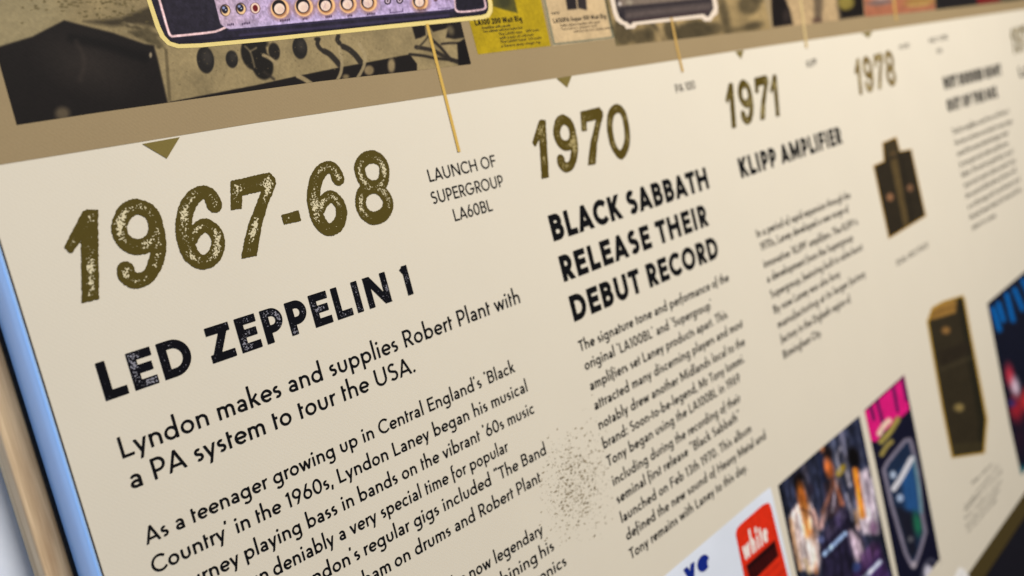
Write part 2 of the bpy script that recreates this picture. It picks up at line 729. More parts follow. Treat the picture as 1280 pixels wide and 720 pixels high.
def glyph_mesh(ch, w, res):
    key = (ch, w, res)
    if key in _cache:
        return _cache[key]
    W, strokes, (lo, hi), sb = glyph(ch, w)
    if not strokes:
        _cache[key] = (W, None, None, sb)
        return _cache[key]
    h = w / 2.0
    st = C / res
    y0, y1 = DS - 60 - w, AS + 40
    xs = np.arange(-w * 0.6 - 20, W + w * 0.6 + 20 + st, st)
    ys = np.arange(y0, y1 + st, st)
    X, Y = np.meshgrid(xs, ys)
    D = np.full(X.shape, 1e9)
    for sk in strokes:
        dot = sk[-1] == 'dot'
        pts = [p for p in sk if p != 'dot']
        r = h * 1.25 if dot else h
        closed = len(pts) > 8 and math.hypot(pts[0][0] - pts[-1][0], pts[0][1] - pts[-1][1]) < 2
        cum = np.cumsum([0] + [math.hypot(pts[i + 1][0] - pts[i][0], pts[i + 1][1] - pts[i][1]) for i in range(len(pts) - 1)])
        for i in range(len(pts) - 1):
            a, b = pts[i], pts[i + 1]
            d = seg_d(X, Y, a, b, r)
            if not dot and not closed:          # flat ends
                if cum[i] < 1.6 * r:
                    p, q = pts[0], pts[1]
                    L = math.hypot(q[0] - p[0], q[1] - p[1])
                    d = np.maximum(d, ((X - p[0]) * (p[0] - q[0]) + (Y - p[1]) * (p[1] - q[1])) / L)
                if cum[-1] - cum[i + 1] < 1.6 * r:
                    p, q = pts[-1], pts[-2]
                    L = math.hypot(q[0] - p[0], q[1] - p[1])
                    d = np.maximum(d, ((X - p[0]) * (p[0] - q[0]) + (Y - p[1]) * (p[1] - q[1])) / L)
            D = np.minimum(D, d)
    D = np.maximum(D, np.maximum(Y - hi, lo - Y))
    if res >= 60:
        V, F, _rims[ch] = cells_rim(D, xs, ys, h * 0.6)
    else:
        V, F = cells(D, xs, ys)
    _cache[key] = (W, V, F, sb)
    return _cache[key]


SPACE = 250.0


def layout(text, w, track=0.0):
    """-> list of (char, x of ink left) and the ink width of the line"""
    x = None
    prev_rb = 0.0
    out = []
    end = 0.0
    for ch in text:
        if ch == ' ':
            x = (0 if x is None else x) + SPACE + track
            continue
        W, s, cl, (lb, rb) = glyph(ch, w)
        if x is None:
            x = 0.0
        else:
            x += lb
        out.append((ch, x))
        end = x + W
        x = end + rb + track
    return out, end


def text_verts(text, w, res, p0, p1, cap, prefix='', track_fit=False, shear=0.0):
    """lettering whose ink runs from point p0 to point p1 (world x, z) with the given cap height"""
    (x0, z0), (x1, z1) = p0, p1
    k = cap / C
    lay, wid = layout(text, w)
    sx = (x1 - x0) / (wid * k)
    if track_fit:
        ngap = max(1, len(text) - 1)
        target = (x1 - x0) / k
        lay, wid = layout(text, w, (target / 1.07 - wid) / ngap)
        sx = target / wid
    if prefix:
        pl, pw = layout(prefix, w)
        lay = [(c, x - pw - SPACE - 40) for c, x in pl] + lay
    VV, FF, n = [], [], 0
    text_verts.rim = []
    slope = (z1 - z0) / (x1 - x0)
    for ch, x in lay:
        W, V, F, sb = glyph_mesh(ch, w, res)
        if V is None:
            continue
        gx = x0 + (x + V[:, 0] + shear * V[:, 1]) * k * sx
        gz = z0 + V[:, 1] * k + (gx - x0) * slope
        VV.append(np.c_[gx, gz])
        FF += [tuple(i + n for i in f) for f in F]
        n += len(V)
        if res >= 60:
            text_verts.rim += _rims[ch]
    return np.concatenate(VV), FF, sx


# ------------------------------------------------------------------ objects
def tag(o, label=None, cat=None, group=None, kind=None):
    for k, v in (('label', label), ('category', cat), ('group', group), ('kind', kind)):
        if v:
            o[k] = v
    return o


def thing(name, loc, label, cat):
    o = bpy.data.objects.new(name, None)
    o.empty_display_size = 0.05
    o.location = loc
    COL.objects.link(o)
    return tag(o, label, cat)


def origin_of(parent):
    v = Vector((0, 0, 0))
    while parent is not None:
        v += parent.location
        parent = parent.parent
    return v


def link(name, verts3, faces, mat, parent=None, label=None, smooth=False):
    me = bpy.data.meshes.new(name)
    off = origin_of(parent)
    v = np.asarray(verts3, float) - np.array(off)
    me.from_pydata(v.tolist(), [], [tuple(int(i) for i in f) for f in faces])
    me.materials.append(mat)
    if smooth:
        me.polygons.foreach_set('use_smooth', [True] * len(me.polygons))
    me.update()
    o = bpy.data.objects.new(name, me)
    COL.objects.link(o)
    if parent is not None:
        o.parent = parent
    if label:
        o['label'] = label
    return o


def flat(name, V2, F, y, mat, parent, label=None):
    V2 = np.asarray(V2)
    return link(name, np.c_[V2[:, 0], np.full(len(V2), y), V2[:, 1]], F, mat, parent, label)


def box_vf(x0, x1, y0, y1, z0, z1):
    V = [(x, y, z) for x in (x0, x1) for y in (y0, y1) for z in (z0, z1)]
    F = [(0, 1, 3, 2), (4, 6, 7, 5), (0, 4, 5, 1), (2, 3, 7, 6), (0, 2, 6, 4), (1, 5, 7, 3)]
    return V, F


def poly_px(name, pts, y, mat, parent, label=None, curve=0):
    P = np.array(pts, float)
    if curve:
        P = spline(P, curve, True)[:-1]
    V = ats(P)
    return flat(name, V, [tuple(range(len(V)))], y, mat, parent, label)


# layers of ink over the sheet (towards the viewer is -y)
Y1, Y2, Y3, Y4, Y5 = -0.00012, -0.00024, -0.00036, -0.00048, -0.0006


# ------------------------------------------------------------------ printed pictures
class Paint:
    """a picture printed on the panel: tones laid over a region, kept as one colour per mesh point"""

    def __init__(self, outline, step, base, grow=0):
        P = ats(outline)
        x0, z0 = P.min(0)
        x1, z1 = P.max(0)
        self.xs = np.linspace(x0 - step, x1 + step, int((x1 - x0) / step) + 3)
        self.zs = np.linspace(z0 - step, z1 + step, int((z1 - z0) / step) + 3)
        gx, gz = np.meshgrid(self.xs, self.zs)
        self.shape = gx.shape
        PX, PY = to_px(gx, gz)
        val = poly_d(PX, PY, outline)
        ins = val < 0
        c = ins[:-1, :-1].astype(int) + ins[:-1, 1:] + ins[1:, :-1] + ins[1:, 1:]
        ny, nx = self.shape
        idx = np.arange(ny * nx).reshape(ny, nx)
        j, i = np.where(c == 4)
        F = np.stack([idx[j, i], idx[j, i + 1], idx[j + 1, i + 1], idx[j + 1, i]], 1).tolist()
        V = np.c_[gx.ravel(), gz.ravel()]
        extra = []
        n0 = len(V)
        for j, i in zip(*np.where((c > 0) & (c < 4))):
            Q = [(gx[a, b], gz[a, b], val[a, b]) for a, b in ((j, i), (j, i + 1), (j + 1, i + 1), (j + 1, i))]
            poly = []
            for k in range(4):
                a, b = Q[k], Q[(k + 1) % 4]
                if a[2] < 0:
                    poly.append(a[:2])
                if (a[2] < 0) != (b[2] < 0):
                    t = a[2] / (a[2] - b[2])
                    poly.append((a[0] + t * (b[0] - a[0]), a[1] + t * (b[1] - a[1])))
            if len(poly) >= 3:
                F.append(list(range(n0 + len(extra), n0 + len(extra) + len(poly))))
                extra += poly
        if extra:
            V = np.concatenate([V, np.array(extra)])
        used = np.zeros(len(V), bool)
        for f in F:
            used[f] = True
        remap = np.cumsum(used) - 1
        self.F = [[int(remap[q]) for q in f] for f in F]
        self.V = V[used]
        self.X, self.Y = to_px(self.V[:, 0], self.V[:, 1])
        self.rgb = np.tile(np.array(base, float), (len(self.V), 1))

    def _mix(self, a, color):
        a = np.clip(a, 0, 1)[:, None]
        self.rgb = self.rgb * (1 - a) + np.array(color, float) * a
        return self

    def _soft(self, d, soft):
        return np.clip(0.5 - d / max(soft, 1e-6), 0, 1)

    def poly(self, pts, color, soft=1.0, k=1.0):
        return self._mix(self._soft(poly_d(self.X, self.Y, pts), soft) * k, color)

    def ell(self, cx, cy, rx, ry, color, soft=1.0, k=1.0, rot=0.0):
        c, s = math.cos(math.radians(rot)), math.sin(math.radians(rot))
        dx, dy = self.X - cx, self.Y - cy
        q = np.hypot((dx * c + dy * s) / rx, (-dx * s + dy * c) / ry)
        return self._mix(self._soft((q - 1) * min(rx, ry), soft) * k, color)

    def line(self, pts, w, color, soft=1.0, k=1.0, curve=True, closed=False):
        P = spline(pts, 5, closed) if (curve and len(pts) > 2) else np.array(pts + (pts[:1] if closed else []), float)
        d = np.full(self.X.shape, 1e9)
        for a, b in zip(P[:-1], P[1:]):
            d = np.minimum(d, seg_d(self.X, self.Y, a, b, w / 2))
        return self._mix(self._soft(d, soft) * k, color)

    def grain(self, size, amt, seed=0):
        """smooth value noise in panel millimetres"""
        r = np.random.default_rng(seed)
        gx, gz = self.V[:, 0] / size, self.V[:, 1] / size
        gx, gz = gx - gx.min(), gz - gz.min()
        T = r.random((int(gz.max()) + 3, int(gx.max()) + 3))
        i, j = gx.astype(int), gz.astype(int)
        fx, fz = gx - i, gz - j
        fx, fz = fx * fx * (3 - 2 * fx), fz * fz * (3 - 2 * fz)
        v = (T[j, i] * (1 - fx) + T[j, i + 1] * fx) * (1 - fz) + (T[j + 1, i] * (1 - fx) + T[j + 1, i + 1] * fx) * fz
        self.rgb = np.clip(self.rgb * (1 + (v - 0.5) * 2 * amt)[:, None], 0, 255)
        return self

    def streak(self, along, across, amt, tilt, seed=0):
        """brush-like streaks running down the print"""
        r = np.random.default_rng(seed)
        u = (self.X - self.Y * tilt) / across
        v = (self.Y + self.X * 0.85) / along
        u, v = u - u.min(), v - v.min()
        T = r.random((int(v.max()) + 3, int(u.max()) + 3))
        i, j = u.astype(int), v.astype(int)
        fx, fz = u - i, v - j
        fx, fz = fx * fx * (3 - 2 * fx), fz * fz * (3 - 2 * fz)
        q = (T[j, i] * (1 - fx) + T[j, i + 1] * fx) * (1 - fz) + (T[j + 1, i] * (1 - fx) + T[j + 1, i + 1] * fx) * fz
        self.rgb = np.clip(self.rgb * (1 + (q - 0.5) * 2 * amt)[:, None], 0, 255)
        return self

    def make(self, name, y, parent, label=None):
        o = flat(name, self.V, self.F, y, M_pic, parent, label)
        at_ = o.data.color_attributes.new('print', 'FLOAT_COLOR', 'POINT')
        c = np.c_[lin(self.rgb) * KB, np.ones(len(self.V))].astype(np.float32)
        at_.data.foreach_set('color', c.ravel())
        return o


# ================================================================== the room behind and below
def box(name, x0, x1, y0, y1, z0, z1, mat, parent=None, label=None, bevel=0.0):
    V, F = box_vf(x0, x1, y0, y1, z0, z1)
    o = link(name, V, F, mat, parent, label)
    if bevel:
        b = o.modifiers.new('bevel', 'BEVEL')
        b.width = bevel
        b.segments = 3
    return o


XR = at(130.5, 720)[0]            # left edge of the printed sheet
XGAP = at(127.2, 720)[0]          # front lip of the metal profile
DEPTH = 0.019                     # the panel stands this far off the wood
XPL = at(98.0, 720, DEPTH)[0]     # back edge of the metal profile
XSHADE = at(93.5, 720, DEPTH)[0]
XWOOD = at(56.0, 720, DEPTH + 0.002)[0]
ZB1 = 0.5 * (at(1280, 617)[1] + at(1209.5, 718)[1])     # foot of the cream field
ZB0 = ZB1 - 0.030                                        # foot of the panel
ZT = CAM_Z + 0.42
XE = 3.2

# wall, wood, floor, plinth
mw, nt, b = new_mat('white_wall_paint', 0.8, 0.2)
v = texco(nt)
n1 = noise(nt, v, 60.0, 4.0, 0.6)
n2 = noise(nt, v, 9.0, 3.0, 0.5)
k = mathn(nt, 'ADD', mathn(nt, 'MULTIPLY', n1, 0.5), mathn(nt, 'MULTIPLY', n2, 0.6))
f = maprange(nt, k, 0.35, 0.75, 0.0, 1.0)
nt.links.new(mixc(nt, f, (0.66, 0.71, 0.82, 1), (0.80, 0.84, 0.92, 1)), b.inputs['Base Color'])
wall_y = DEPTH + 0.018
wall = box('white_wall', -1.5, 4.0, wall_y, wall_y + 0.10, -0.02, 2.6, mw)
tag(wall, 'pale bluish white wall showing in the bottom left corner beside the wood', 'wall')

mwood, nt, b = new_mat('pine_wood', 0.5, 0.3)
v = texco(nt, (1.0, 1.0, 0.045))
w = nt.nodes.new('ShaderNodeTexNoise')
w.inputs['Scale'].default_value = 230.0
w.inputs['Detail'].default_value = 4.0
w.inputs['Distortion'].default_value = 0.6
nt.links.new(v, w.inputs['Vector'])
g = noise(nt, v, 900.0, 3.0, 0.6)
k = mathn(nt, 'ADD', mathn(nt, 'MULTIPLY', w.outputs['Fac'], 0.75), mathn(nt, 'MULTIPLY', g, 0.25))
f = maprange(nt, k, 0.36, 0.66, 0.0, 1.0)
nt.links.new(mixc(nt, f, (0.50, 0.31, 0.16, 1), (0.80, 0.58, 0.34, 1)), b.inputs['Base Color'])
wood = box('wooden_batten', XWOOD, XSHADE + 0.02, DEPTH + 0.002, wall_y - 0.001, 0.0, 2.4, mwood, bevel=0.0012)
tag(wood, 'upright pale brown wooden batten with streaky grain between the white wall and the metal edge', 'batten')

mfl, nt, b = new_mat('dark_floor', 0.7, 0.08)
v = texco(nt)
f = noise(nt, v, 30.0, 4.0)
nt.links.new(mixc(nt, f, (0.006, 0.006, 0.009, 1), (0.014, 0.013, 0.018, 1)), b.inputs['Base Color'])
floor = link('floor', [(-4, -4, 0), (6, -4, 0), (6, 2, 0), (-4, 2, 0)], [(0, 1, 2, 3)], mfl)
tag(floor, 'very dark floor below the panel', kind='structure')

mpl, nt, b = new_mat('black_plinth_paint', 0.7, 0.05)
v = texco(nt)
f = noise(nt, v, 200.0, 3.0)
nt.links.new(mixc(nt, f, (0.006, 0.006, 0.010, 1), (0.012, 0.011, 0.016, 1)), b.inputs['Base Color'])
pl = box('black_plinth', XR + 0.02, XE, 0.006, 0.036, 0.0, ZB0 - 0.004, mpl)
tag(pl, 'black plinth in shadow under the bottom edge of the display panel', 'plinth')

# ================================================================== the display panel
PANEL = thing('display_panel', (XR, 0.0, ZB0), 'large cream and tan printed timeline panel with a blue lit metal edge', 'display panel')

# sheet
box('printed_sheet', XR, XE, 0.0, 0.016, ZB0, ZT, M_sheet, PANEL)
# tan bands: the upper one follows the measured edge of the cream field
edge = [(-60, 215.5), (0, 206), (160, 180), (320, 153.7), (480, 130), (640, 106), (800, 82), (960, 57.5), (1120, 34.5), (1280, 11.5)]
E2 = ats(edge)
xe = list(E2[:, 0]) + [XE]
ze = list(E2[:, 1]) + [E2[-1, 1] + (XE - E2[-1, 0]) * 0.0]
VB, FB = [], []
xs_ = [XR + 0.0004] + [x for x in xe if x > XR + 0.001]
zs_ = [float(np.interp(x, xe, ze)) for x in xs_]
for x, z in zip(xs_, zs_):
    VB += [(x, z), (x, ZT - 0.001)]
for i in range(len(xs_) - 1):
    FB.append((2 * i, 2 * i + 2, 2 * i + 3, 2 * i + 1))
flat('tan_band', VB, FB, Y1, M_band, PANEL, 'wide tan band across the top of the panel')
flat('tan_band', [(XR + 0.0004, ZB0), (XE, ZB0), (XE, ZB1), (XR + 0.0004, ZB1)], [(0, 1, 2, 3)], Y1, M_foot, PANEL,
     'narrow olive brown band along the foot of the panel')

# metal profile: a rounded side running back from the sheet to the wood
mm, nt, b = new_mat('satin_aluminium', 0.24, 1.0)
b.inputs['Metallic'].default_value = 0.15
v = texco(nt, (1.0, 1.0, 0.05))
g = noise(nt, v, 500.0, 3.0)
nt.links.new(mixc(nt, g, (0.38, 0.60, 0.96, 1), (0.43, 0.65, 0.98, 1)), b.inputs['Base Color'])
prof = []
NP = 14
for i in range(NP + 1):
    t = i / NP * math.pi / 2
    prof.append((XGAP - (XGAP - XPL) * math.sin(t) ** 1.1, -0.0004 + (DEPTH + 0.0004) * (1 - math.cos(t)) ** 1.25))
prof += [(XGAP - 0.0006, DEPTH)]
V, F = [], []
for z in (ZB0, ZT):
    V += [(x, y, z) for x, y in prof]
n = len(prof)
for i in range(n):
    F.append((i, (i + 1) % n, n + (i + 1) % n, n + i))
F += [tuple(range(n - 1, -1, -1)), tuple(range(n, 2 * n))]
o = link('frame_profile', V, F, mm, PANEL, 'rounded metal edge shining pale blue down the left side', smooth=True)
es = o.modifiers.new('split', 'EDGE_SPLIT')
es.split_angle = math.radians(35)
mb, nt, b = new_mat('gap_shade_black', 0.7, 0.2)
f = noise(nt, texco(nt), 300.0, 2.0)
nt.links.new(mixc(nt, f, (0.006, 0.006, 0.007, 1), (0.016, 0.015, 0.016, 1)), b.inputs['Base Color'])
box('gap_shade_strip', XSHADE, XGAP - 0.001, DEPTH - 0.0003, DEPTH + 0.0016, ZB0, ZT, mb, PANEL)  # black strip painted in for the shade between profile and wood
mg, nt, b = new_mat('dark_groove', 0.7, 0.2)
f = noise(nt, texco(nt), 300.0, 2.0)
nt.links.new(mixc(nt, f, (0.020, 0.016, 0.014, 1), (0.045, 0.036, 0.03, 1)), b.inputs['Base Color'])
box('groove', XGAP - 0.0003, XR - 0.00005, 0.0002, 0.004, ZB0, ZT, mg, PANEL)

# ------------------------------------------------------------------ year numerals (stamped, slanted, worn)
R_ = 0.096
RING9 = [(0.972, 0.947), (0.814, 0.909), (0.690, 0.762), (0.687, 0.598), (0.815, 0.478), (0.998, 0.490), (1.135, 0.628), (1.128, 0.838)]
TAIL9 = [(1.135, 0.618, .105), (1.107, 0.435, .100), (1.015, 0.254, .096), (0.868, 0.108, .086), (0.703, 0.085, .096), (0.615, 0.165, .112), (0.612, 0.232, .112)]
SIX = [(2.008, 0.785, 0.114), (1.985, 0.900, 0.102), (1.895, 0.962, 0.087), (1.745, 0.918, 0.097), (1.605, 0.790, 0.106), (1.505, 0.600, 0.112),
       (1.475, 0.411, 0.116), (1.497, 0.224, 0.114), (1.615, 0.100, 0.092), (1.797, 0.140, 0.097), (1.913, 0.293, 0.097), (1.902, 0.446, 0.095),
       (1.801, 0.548, 0.089), (1.655, 0.505, 0.087), (1.567, 0.419, 0.083)]
SEVEN = [(2.34, 1.026), (2.954, 1.041), (3.016, 0.952), (3.005, 0.877), (2.794, 0.638), (2.596, 0.366), (2.409, 0.014), (2.182, 0.025),
         (2.28, 0.206), (2.436, 0.445), (2.606, 0.639), (2.768, 0.831), (2.442, 0.824), (2.384, 0.663), (2.232, 0.672)]
ONE = [(-0.012, 0.658), (0.31, 1.007), (0.368, 1.021), (0.489, 1.0), (0.191, -0.002), (0.0, 0.002), (0.207, 0.716), (0.055, 0.589), (0.03, 0.59)]
DASH = [(2.965, 0.449), (3.247, 0.456), (3.243, 0.324), (2.971, 0.324)]
E81 = [(4.792, 0.985), (4.600, 0.950), (4.497, 0.827), (4.527, 0.65), (4.665, 0.546), (4.859, 0.577), (4.966, 0.762), (4.936, 0.908)]
E82 = [(4.665, 0.546), (4.463, 0.509), (4.355, 0.366), (4.372, 0.204), (4.523, 0.095), (4.745, 0.126), (4.867, 0.264), (4.818, 0.441)]
ZERO = [(2.73, 0.957), (2.541, 0.890), (2.417, 0.740), (2.342, 0.52), (2.348, 0.245), (2.510, 0.052), (2.765, 0.199), (2.898, 0.444), (2.936, 0.732), (2.888, 0.895)]


def rough(X, Y, size, amt, seed):
    r = np.random.default_rng(seed)
    gx, gy = X / size, Y / size
    gx, gy = gx - gx.min(), gy - gy.min()
    T = r.random((int(gy.max()) + 3, int(gx.max()) + 3))
    i, j = gx.astype(int), gy.astype(int)
    fx, fy = gx - i, gy - j
    return ((T[j, i] * (1 - fx) + T[j, i + 1] * fx) * (1 - fy) + (T[j + 1, i] * (1 - fx) + T[j + 1, i + 1] * fx) * fy - 0.5) * amt


def strokes_d(X, Y, P, closed, r=None):
    Q = spline(P, 5, closed)
    D = np.full(X.shape, 1e9)
    for a, b in zip(Q[:-1], Q[1:]):
        D = np.minimum(D, seg_d(X, Y, a, b, r if r else a[2], r if r else b[2]))
    return D


def digit_d(ch, X, Y):
    if ch == '1':
        return poly_d(X, Y, ONE) - 0.008
    if ch == '7':
        return poly_d(X, Y, SEVEN) - 0.008
    if ch == '-':
        return poly_d(X, Y, DASH) - 0.008
    if ch == '9':
        return np.minimum(strokes_d(X, Y, RING9, True, 0.097), strokes_d(X, Y, TAIL9, False))
    if ch == '6':
        return strokes_d(X, Y, SIX, False)
    if ch == '8':
        return np.minimum(strokes_d(X, Y, E81, True, 0.098), strokes_d(X, Y, E82, True, 0.099))
    return strokes_d(X, Y, ZERO, True, 0.090)


BOX = {'1': (-.1, .6), '9': (.45, 1.35), '6': (1.25, 2.25), '7': (2.1, 3.1), '-': (2.9, 3.3), '8': (4.2, 5.15), '0': (2.15, 3.1)}


def year(chars, origin, cap, sx, mat, label, res):
    x0, z0 = at(*origin)
    yp = None
    VV, FF, RR, n = [], [], [], 0
    for q, (ch, dx) in enumerate(chars):
        a, b = BOX[ch]
        xs = np.arange(a, b, 1.25 / res)
        ys = np.arange(-0.12, 1.16, 1.25 / res)
        X, Y = np.meshgrid(xs, ys)
        D = digit_d(ch, X, Y) + rough(X, Y, 0.018, 0.015, 11 * q + 3)
        V, F, R = cells_rim(D, xs, ys, 0.085)
        RR += R
        VV.append(np.c_[x0 + (V[:, 0] + dx) * cap * sx, z0 + V[:, 1] * cap])
        FF += [tuple(i + n for i in f) for f in F]
        n += len(V)
    return set_rim(flat('year_number', np.concatenate(VV), FF, Y2, mat, PANEL, label), RR)


CAPY = 0.0872 * S
year([('1', 0), ('9', 0), ('6', 0), ('7', 0), ('-', 0), ('6', 2.06), ('8', 0)], (102.9, 378.2), 0.0878 * S, 1.0, M_year,
     'large worn olive year 1967-68', 110)
year([('1', 0), ('9', 0.04), ('7', -0.766), ('0', 0)], (677.2, 223.2), 0.0867 * S, 1.0, M_year2, 'worn olive year 1970', 80)
year([('1', 0), ('9', 0.04), ('7', -0.766), ('1', 2.24)], (915.0, 160.3), 0.0862 * S, 1.0, M_year2, 'blurred olive year 1971', 50)
year([('1', 0), ('9', 0.04), ('7', -0.766), ('8', -2.02)], (1074.5, 118.5), 0.0862 * S, 1.0, M_year3, 'small blurred olive year 1978', 40)
year([('1', 0), ('9', 0.04), ('7', -0.766)], (1267.5, 67.5), 0.0862 * S, 1.0, M_year2, 'faint year cut off at the right edge', 40)


# ------------------------------------------------------------------ headings and paragraphs
def cap_of(a, b):
    return at(*a)[1] - at(*b)[1]


def block(name, label, lines, w, cap, mat, res=26, track=False, y=Y2):
    root = bpy.data.objects.new(name, None)
    root.empty_display_size = 0.02
    COL.objects.link(root)
    root.parent = PANEL
    x0, z0 = at(*lines[0][1])
    root.location = Vector((x0, 0, z0)) - PANEL.location
    root['label'] = label
    for ln in lines:
        text, p0, p1 = ln[:3]
        prefix = ln[3] if len(ln) > 3 else ''
        V, F, sx = text_verts(text, w, res, at(*p0), at(*p1), cap, prefix, track)
        print('TXT %-34s sx=%.3f dz=%.2fmm' % (text[:34], sx, (at(*p1)[1] - at(*p0)[1]) * 1000))
        flat('text_line', V, F, y, mat, root)
    return root


def single(name, label, text, p0, p1, w, cap, mat, res=24, track=False, y=Y2):
    V, F, sx = text_verts(text, w, res, at(*p0), at(*p1), cap, '', track)
    print('TXT %-34s sx=%.3f' % (text[:34], sx))
    o = flat(name, V, F, y, mat, PANEL, label)
    return set_rim(o, text_verts.rim) if res >= 60 else o


single('heading', 'large bold black heading with worn letters below the year 1967-68', 'LED ZEPPELIN 1', (132.5, 501.5), (517.0, 367.2), 162, cap_of((118.3, 454.2), (132.5, 501.3)), M_head, 60, True)
block('introduction', 'two larger black lines under the first heading', [
    ('Lyndon makes and supplies Robert Plant with', (153.5, 573.4), (650.7, 378.4)),
    ('a PA system to tour the USA.', (165.0, 611.9), (519.9, 464.4)),
], 95, cap_of((148.9, 545.6), (153.5, 573.1)), M_black, 34)
block('paragraph', 'sharp black paragraph in the first column', [
    ("As a teenager growing up in Central England's `Black", (183.3, 681.3), (644.2, 464.5)),
    ("Country' in the 1960s, Lyndon Laney began his musical", (192.5, 718.0), (659.8, 489.0)),
    ("playing bass in bands on the vibrant `60s music", (308.0, 700.8), (668.5, 516.0), 'journey'),
    ("deniably a very special time for popular", (343.5, 720.5), (636.0, 563.7), 'scene. It was un'),
    ("regular gigs included \"The Band", (457.0, 694.6), (683.0, 567.5), "music. Lyndon's"),
    ("on drums and Robert Plant", (495.0, 709.8), (676.5, 602.0), 'of Joy with John Bonham'),
    ("now legendary", (588.5, 724.5), (679.5, 667.0), 'on vocals. The'),
    ("his", (676.5, 698.6), (693.0, 687.2), 'name came from combining'),
    ("tronics", (667.0, 735.0), (708.5, 706.0), 'love of music with elec'),
], 100, cap_of((489.3, 552.6), (493.6, 569.5)), M_black, 30)
block('caption', 'small black three line caption in capitals at the end of the sharp gold line', [
    ('LAUNCH OF', (537.2, 227.6), (621.0, 207.8)),
    ('SUPERGROUP', (541.0, 255.6), (630.3, 232.6)),
    ('LA60BL', (569.0, 276.7), (616.3, 263.2)),
], 96, cap_of((535.0, 211.4), (537.2, 227.4)), M_black, 30)
block('heading', 'bold black three line heading below the year 1970', [
    ('BLACK SABBATH', (692.3, 302.0), (887.0, 235.3)),
    ('RELEASE THEIR', (705.2, 352.7), (886.5, 281.5)),
    ('DEBUT RECORD', (718.0, 402.5), (899.5, 321.0)),
], 172, cap_of((686, 268.7), (692.3, 301.6)), M_black, 32, True)
block('paragraph', 'long softly blurred paragraph in the second column', [
    ('The signature tone and performance of the', (725.0, 440.0), (911.5, 351.0)),
    ("original `LA100BL' and `Supergroup'", (732.0, 463.2), (890.5, 385.5)),
    ('amplifiers set Laney products apart. This', (738.5, 488.6), (909.5, 397.5)),
    ('attracted many discerning players and most', (744.0, 513.0), (929.0, 408.5)),
    ('notably drew another Midlands local to the', (749.5, 537.5), (931.5, 431.0)),
    ('brand: Soon-to-be-legend, Mr Tony Iommi.', (755.0, 561.4), (931.0, 452.5)),
    ('Tony began using the LA100BL in 1969', (760.0, 583.8), (925.5, 476.5)),
    ('including during the recording of their', (767.0, 607.8), (926.0, 501.5)),
    ('seminal first release "Black Sabbath"', (772.0, 630.5), (925.5, 523.5)),
    ('launched on Feb 13th 1970. This album', (777.5, 654.0), (939.5, 539.5)),
    ('defined the new sound of Heavy Metal and', (784.0, 676.0), (957.5, 548.0)),
    ('Tony remains with Laney to this day.', (788.5, 699.5), (934.5, 587.5)),
], 112, cap_of((723.0, 426.2), (727.0, 439.2)), M_black, 20)
single('heading', 'bold blurred one line heading below the year 1971', 'KLIPP AMPLIFIER', (926.9, 223.0), (1053.5, 179.0), 176, cap_of((921.5, 198.0), (926.9, 223.0)), M_black, 24, True)
block('paragraph', 'blurred paragraph in the third column', [
    ('In a period of rapid expansion through the', (946.5, 297.5), (1063.0, 247.5)),
    ('1970s, Laney developed a new range of', (951.5, 314.0), (1061.0, 264.5)),
    ("innovative `KLIPP' amplifiers. The KLIPP is", (955.5, 335.5), (1072.5, 280.5)),
    ('a development from the Supergroup', (959.5, 354.0), (1066.5, 300.5)),
    ('Supergroup, featuring built in valve boost', (964.0, 373.5), (1078.5, 312.0)),
    ('By now Laney was also busy', (968.0, 392.5), (1050.5, 345.5)),
    ('manufacturing at its larger factory', (973.0, 411.0), (1082.0, 345.5)),
    ('factory in the Digbeth region of', (977.0, 429.5), (1063.5, 377.0)),
    ('Birmingham City.', (980.0, 449.0), (1027.0, 419.0)),
], 116, cap_of((723.0, 426.2), (727.0, 439.2)), M_soft, 15)
block('heading', 'two line blurred heading at the far right', [
    ('HOT RODDED RIGHT', (1181.0, 112.3), (1252.5, 93.3)),
    ('OUT OF THE BOX', (1185.2, 140.5), (1247.5, 121.5)),
], 235, cap_of((1177.3, 96.5), (1181.0, 112.3)), M_black, 18, True)
block('paragraph', 'faint blurred paragraph in the fourth column', [
    ('The first amplifiers came from an old shop in', (1191.0, 168.5), (1261.0, 141.0)),
    ('the town and were soon heard on many stages', (1194.5, 182.0), (1265.5, 153.5)),
    ('around the country where the players asked', (1197.0, 195.5), (1260.0, 168.5)),
    ('for more gain and a louder sound than ever', (1200.0, 209.0), (1260.5, 181.0)),
    ('before. The new front panel had a second', (1202.5, 222.0), (1266.0, 191.5)),
    ('input and a master volume control so that', (1205.5, 235.0), (1269.0, 203.0)),
    ('the sound could be driven at home as well', (1208.0, 248.5), (1270.0, 215.0)),
    ('as on the stage and it soon became one of', (1210.5, 261.5), (1275.0, 226.0)),
    ('the best known heads of its time and of the', (1213.0, 275.0), (1276.5, 239.0)),
    ('years to come.', (1215.5, 287.5), (1245.5, 271.0)),
], 105, cap_of((723.0, 426.2), (727.0, 439.2)) * 0.98, M_soft, 12)
single('caption', 'tiny blurred caption under the second gold line', 'PA 100', (845.5, 116.5), (869.5, 110.8), 88, cap_of((535.0, 211.4), (537.2, 227.4)) * 0.92, M_soft, 18)
single('caption', 'tiny blurred caption beside the year 1971', 'KLIPP', (1009.0, 84.6), (1021.5, 81.0), 90, cap_of((535.0, 211.4), (537.2, 227.4)) * 0.9, M_soft, 14)
single('caption', 'tiny faint caption above the year 1978', 'K100', (1124.5, 62.0), (1137.0, 59.0), 84, cap_of((535.0, 211.4), (537.2, 227.4)) * 0.7, M_soft, 12)
block('caption', 'tiny faint two line caption left of the cut off year', [
    ('PRO TUBE', (1162.0, 54.5), (1185.0, 48.5)), ('30', (1170.5, 67.5), (1178.0, 65.5)),
], 90, cap_of((535.0, 211.4), (537.2, 227.4)) * 0.8, M_soft, 12)
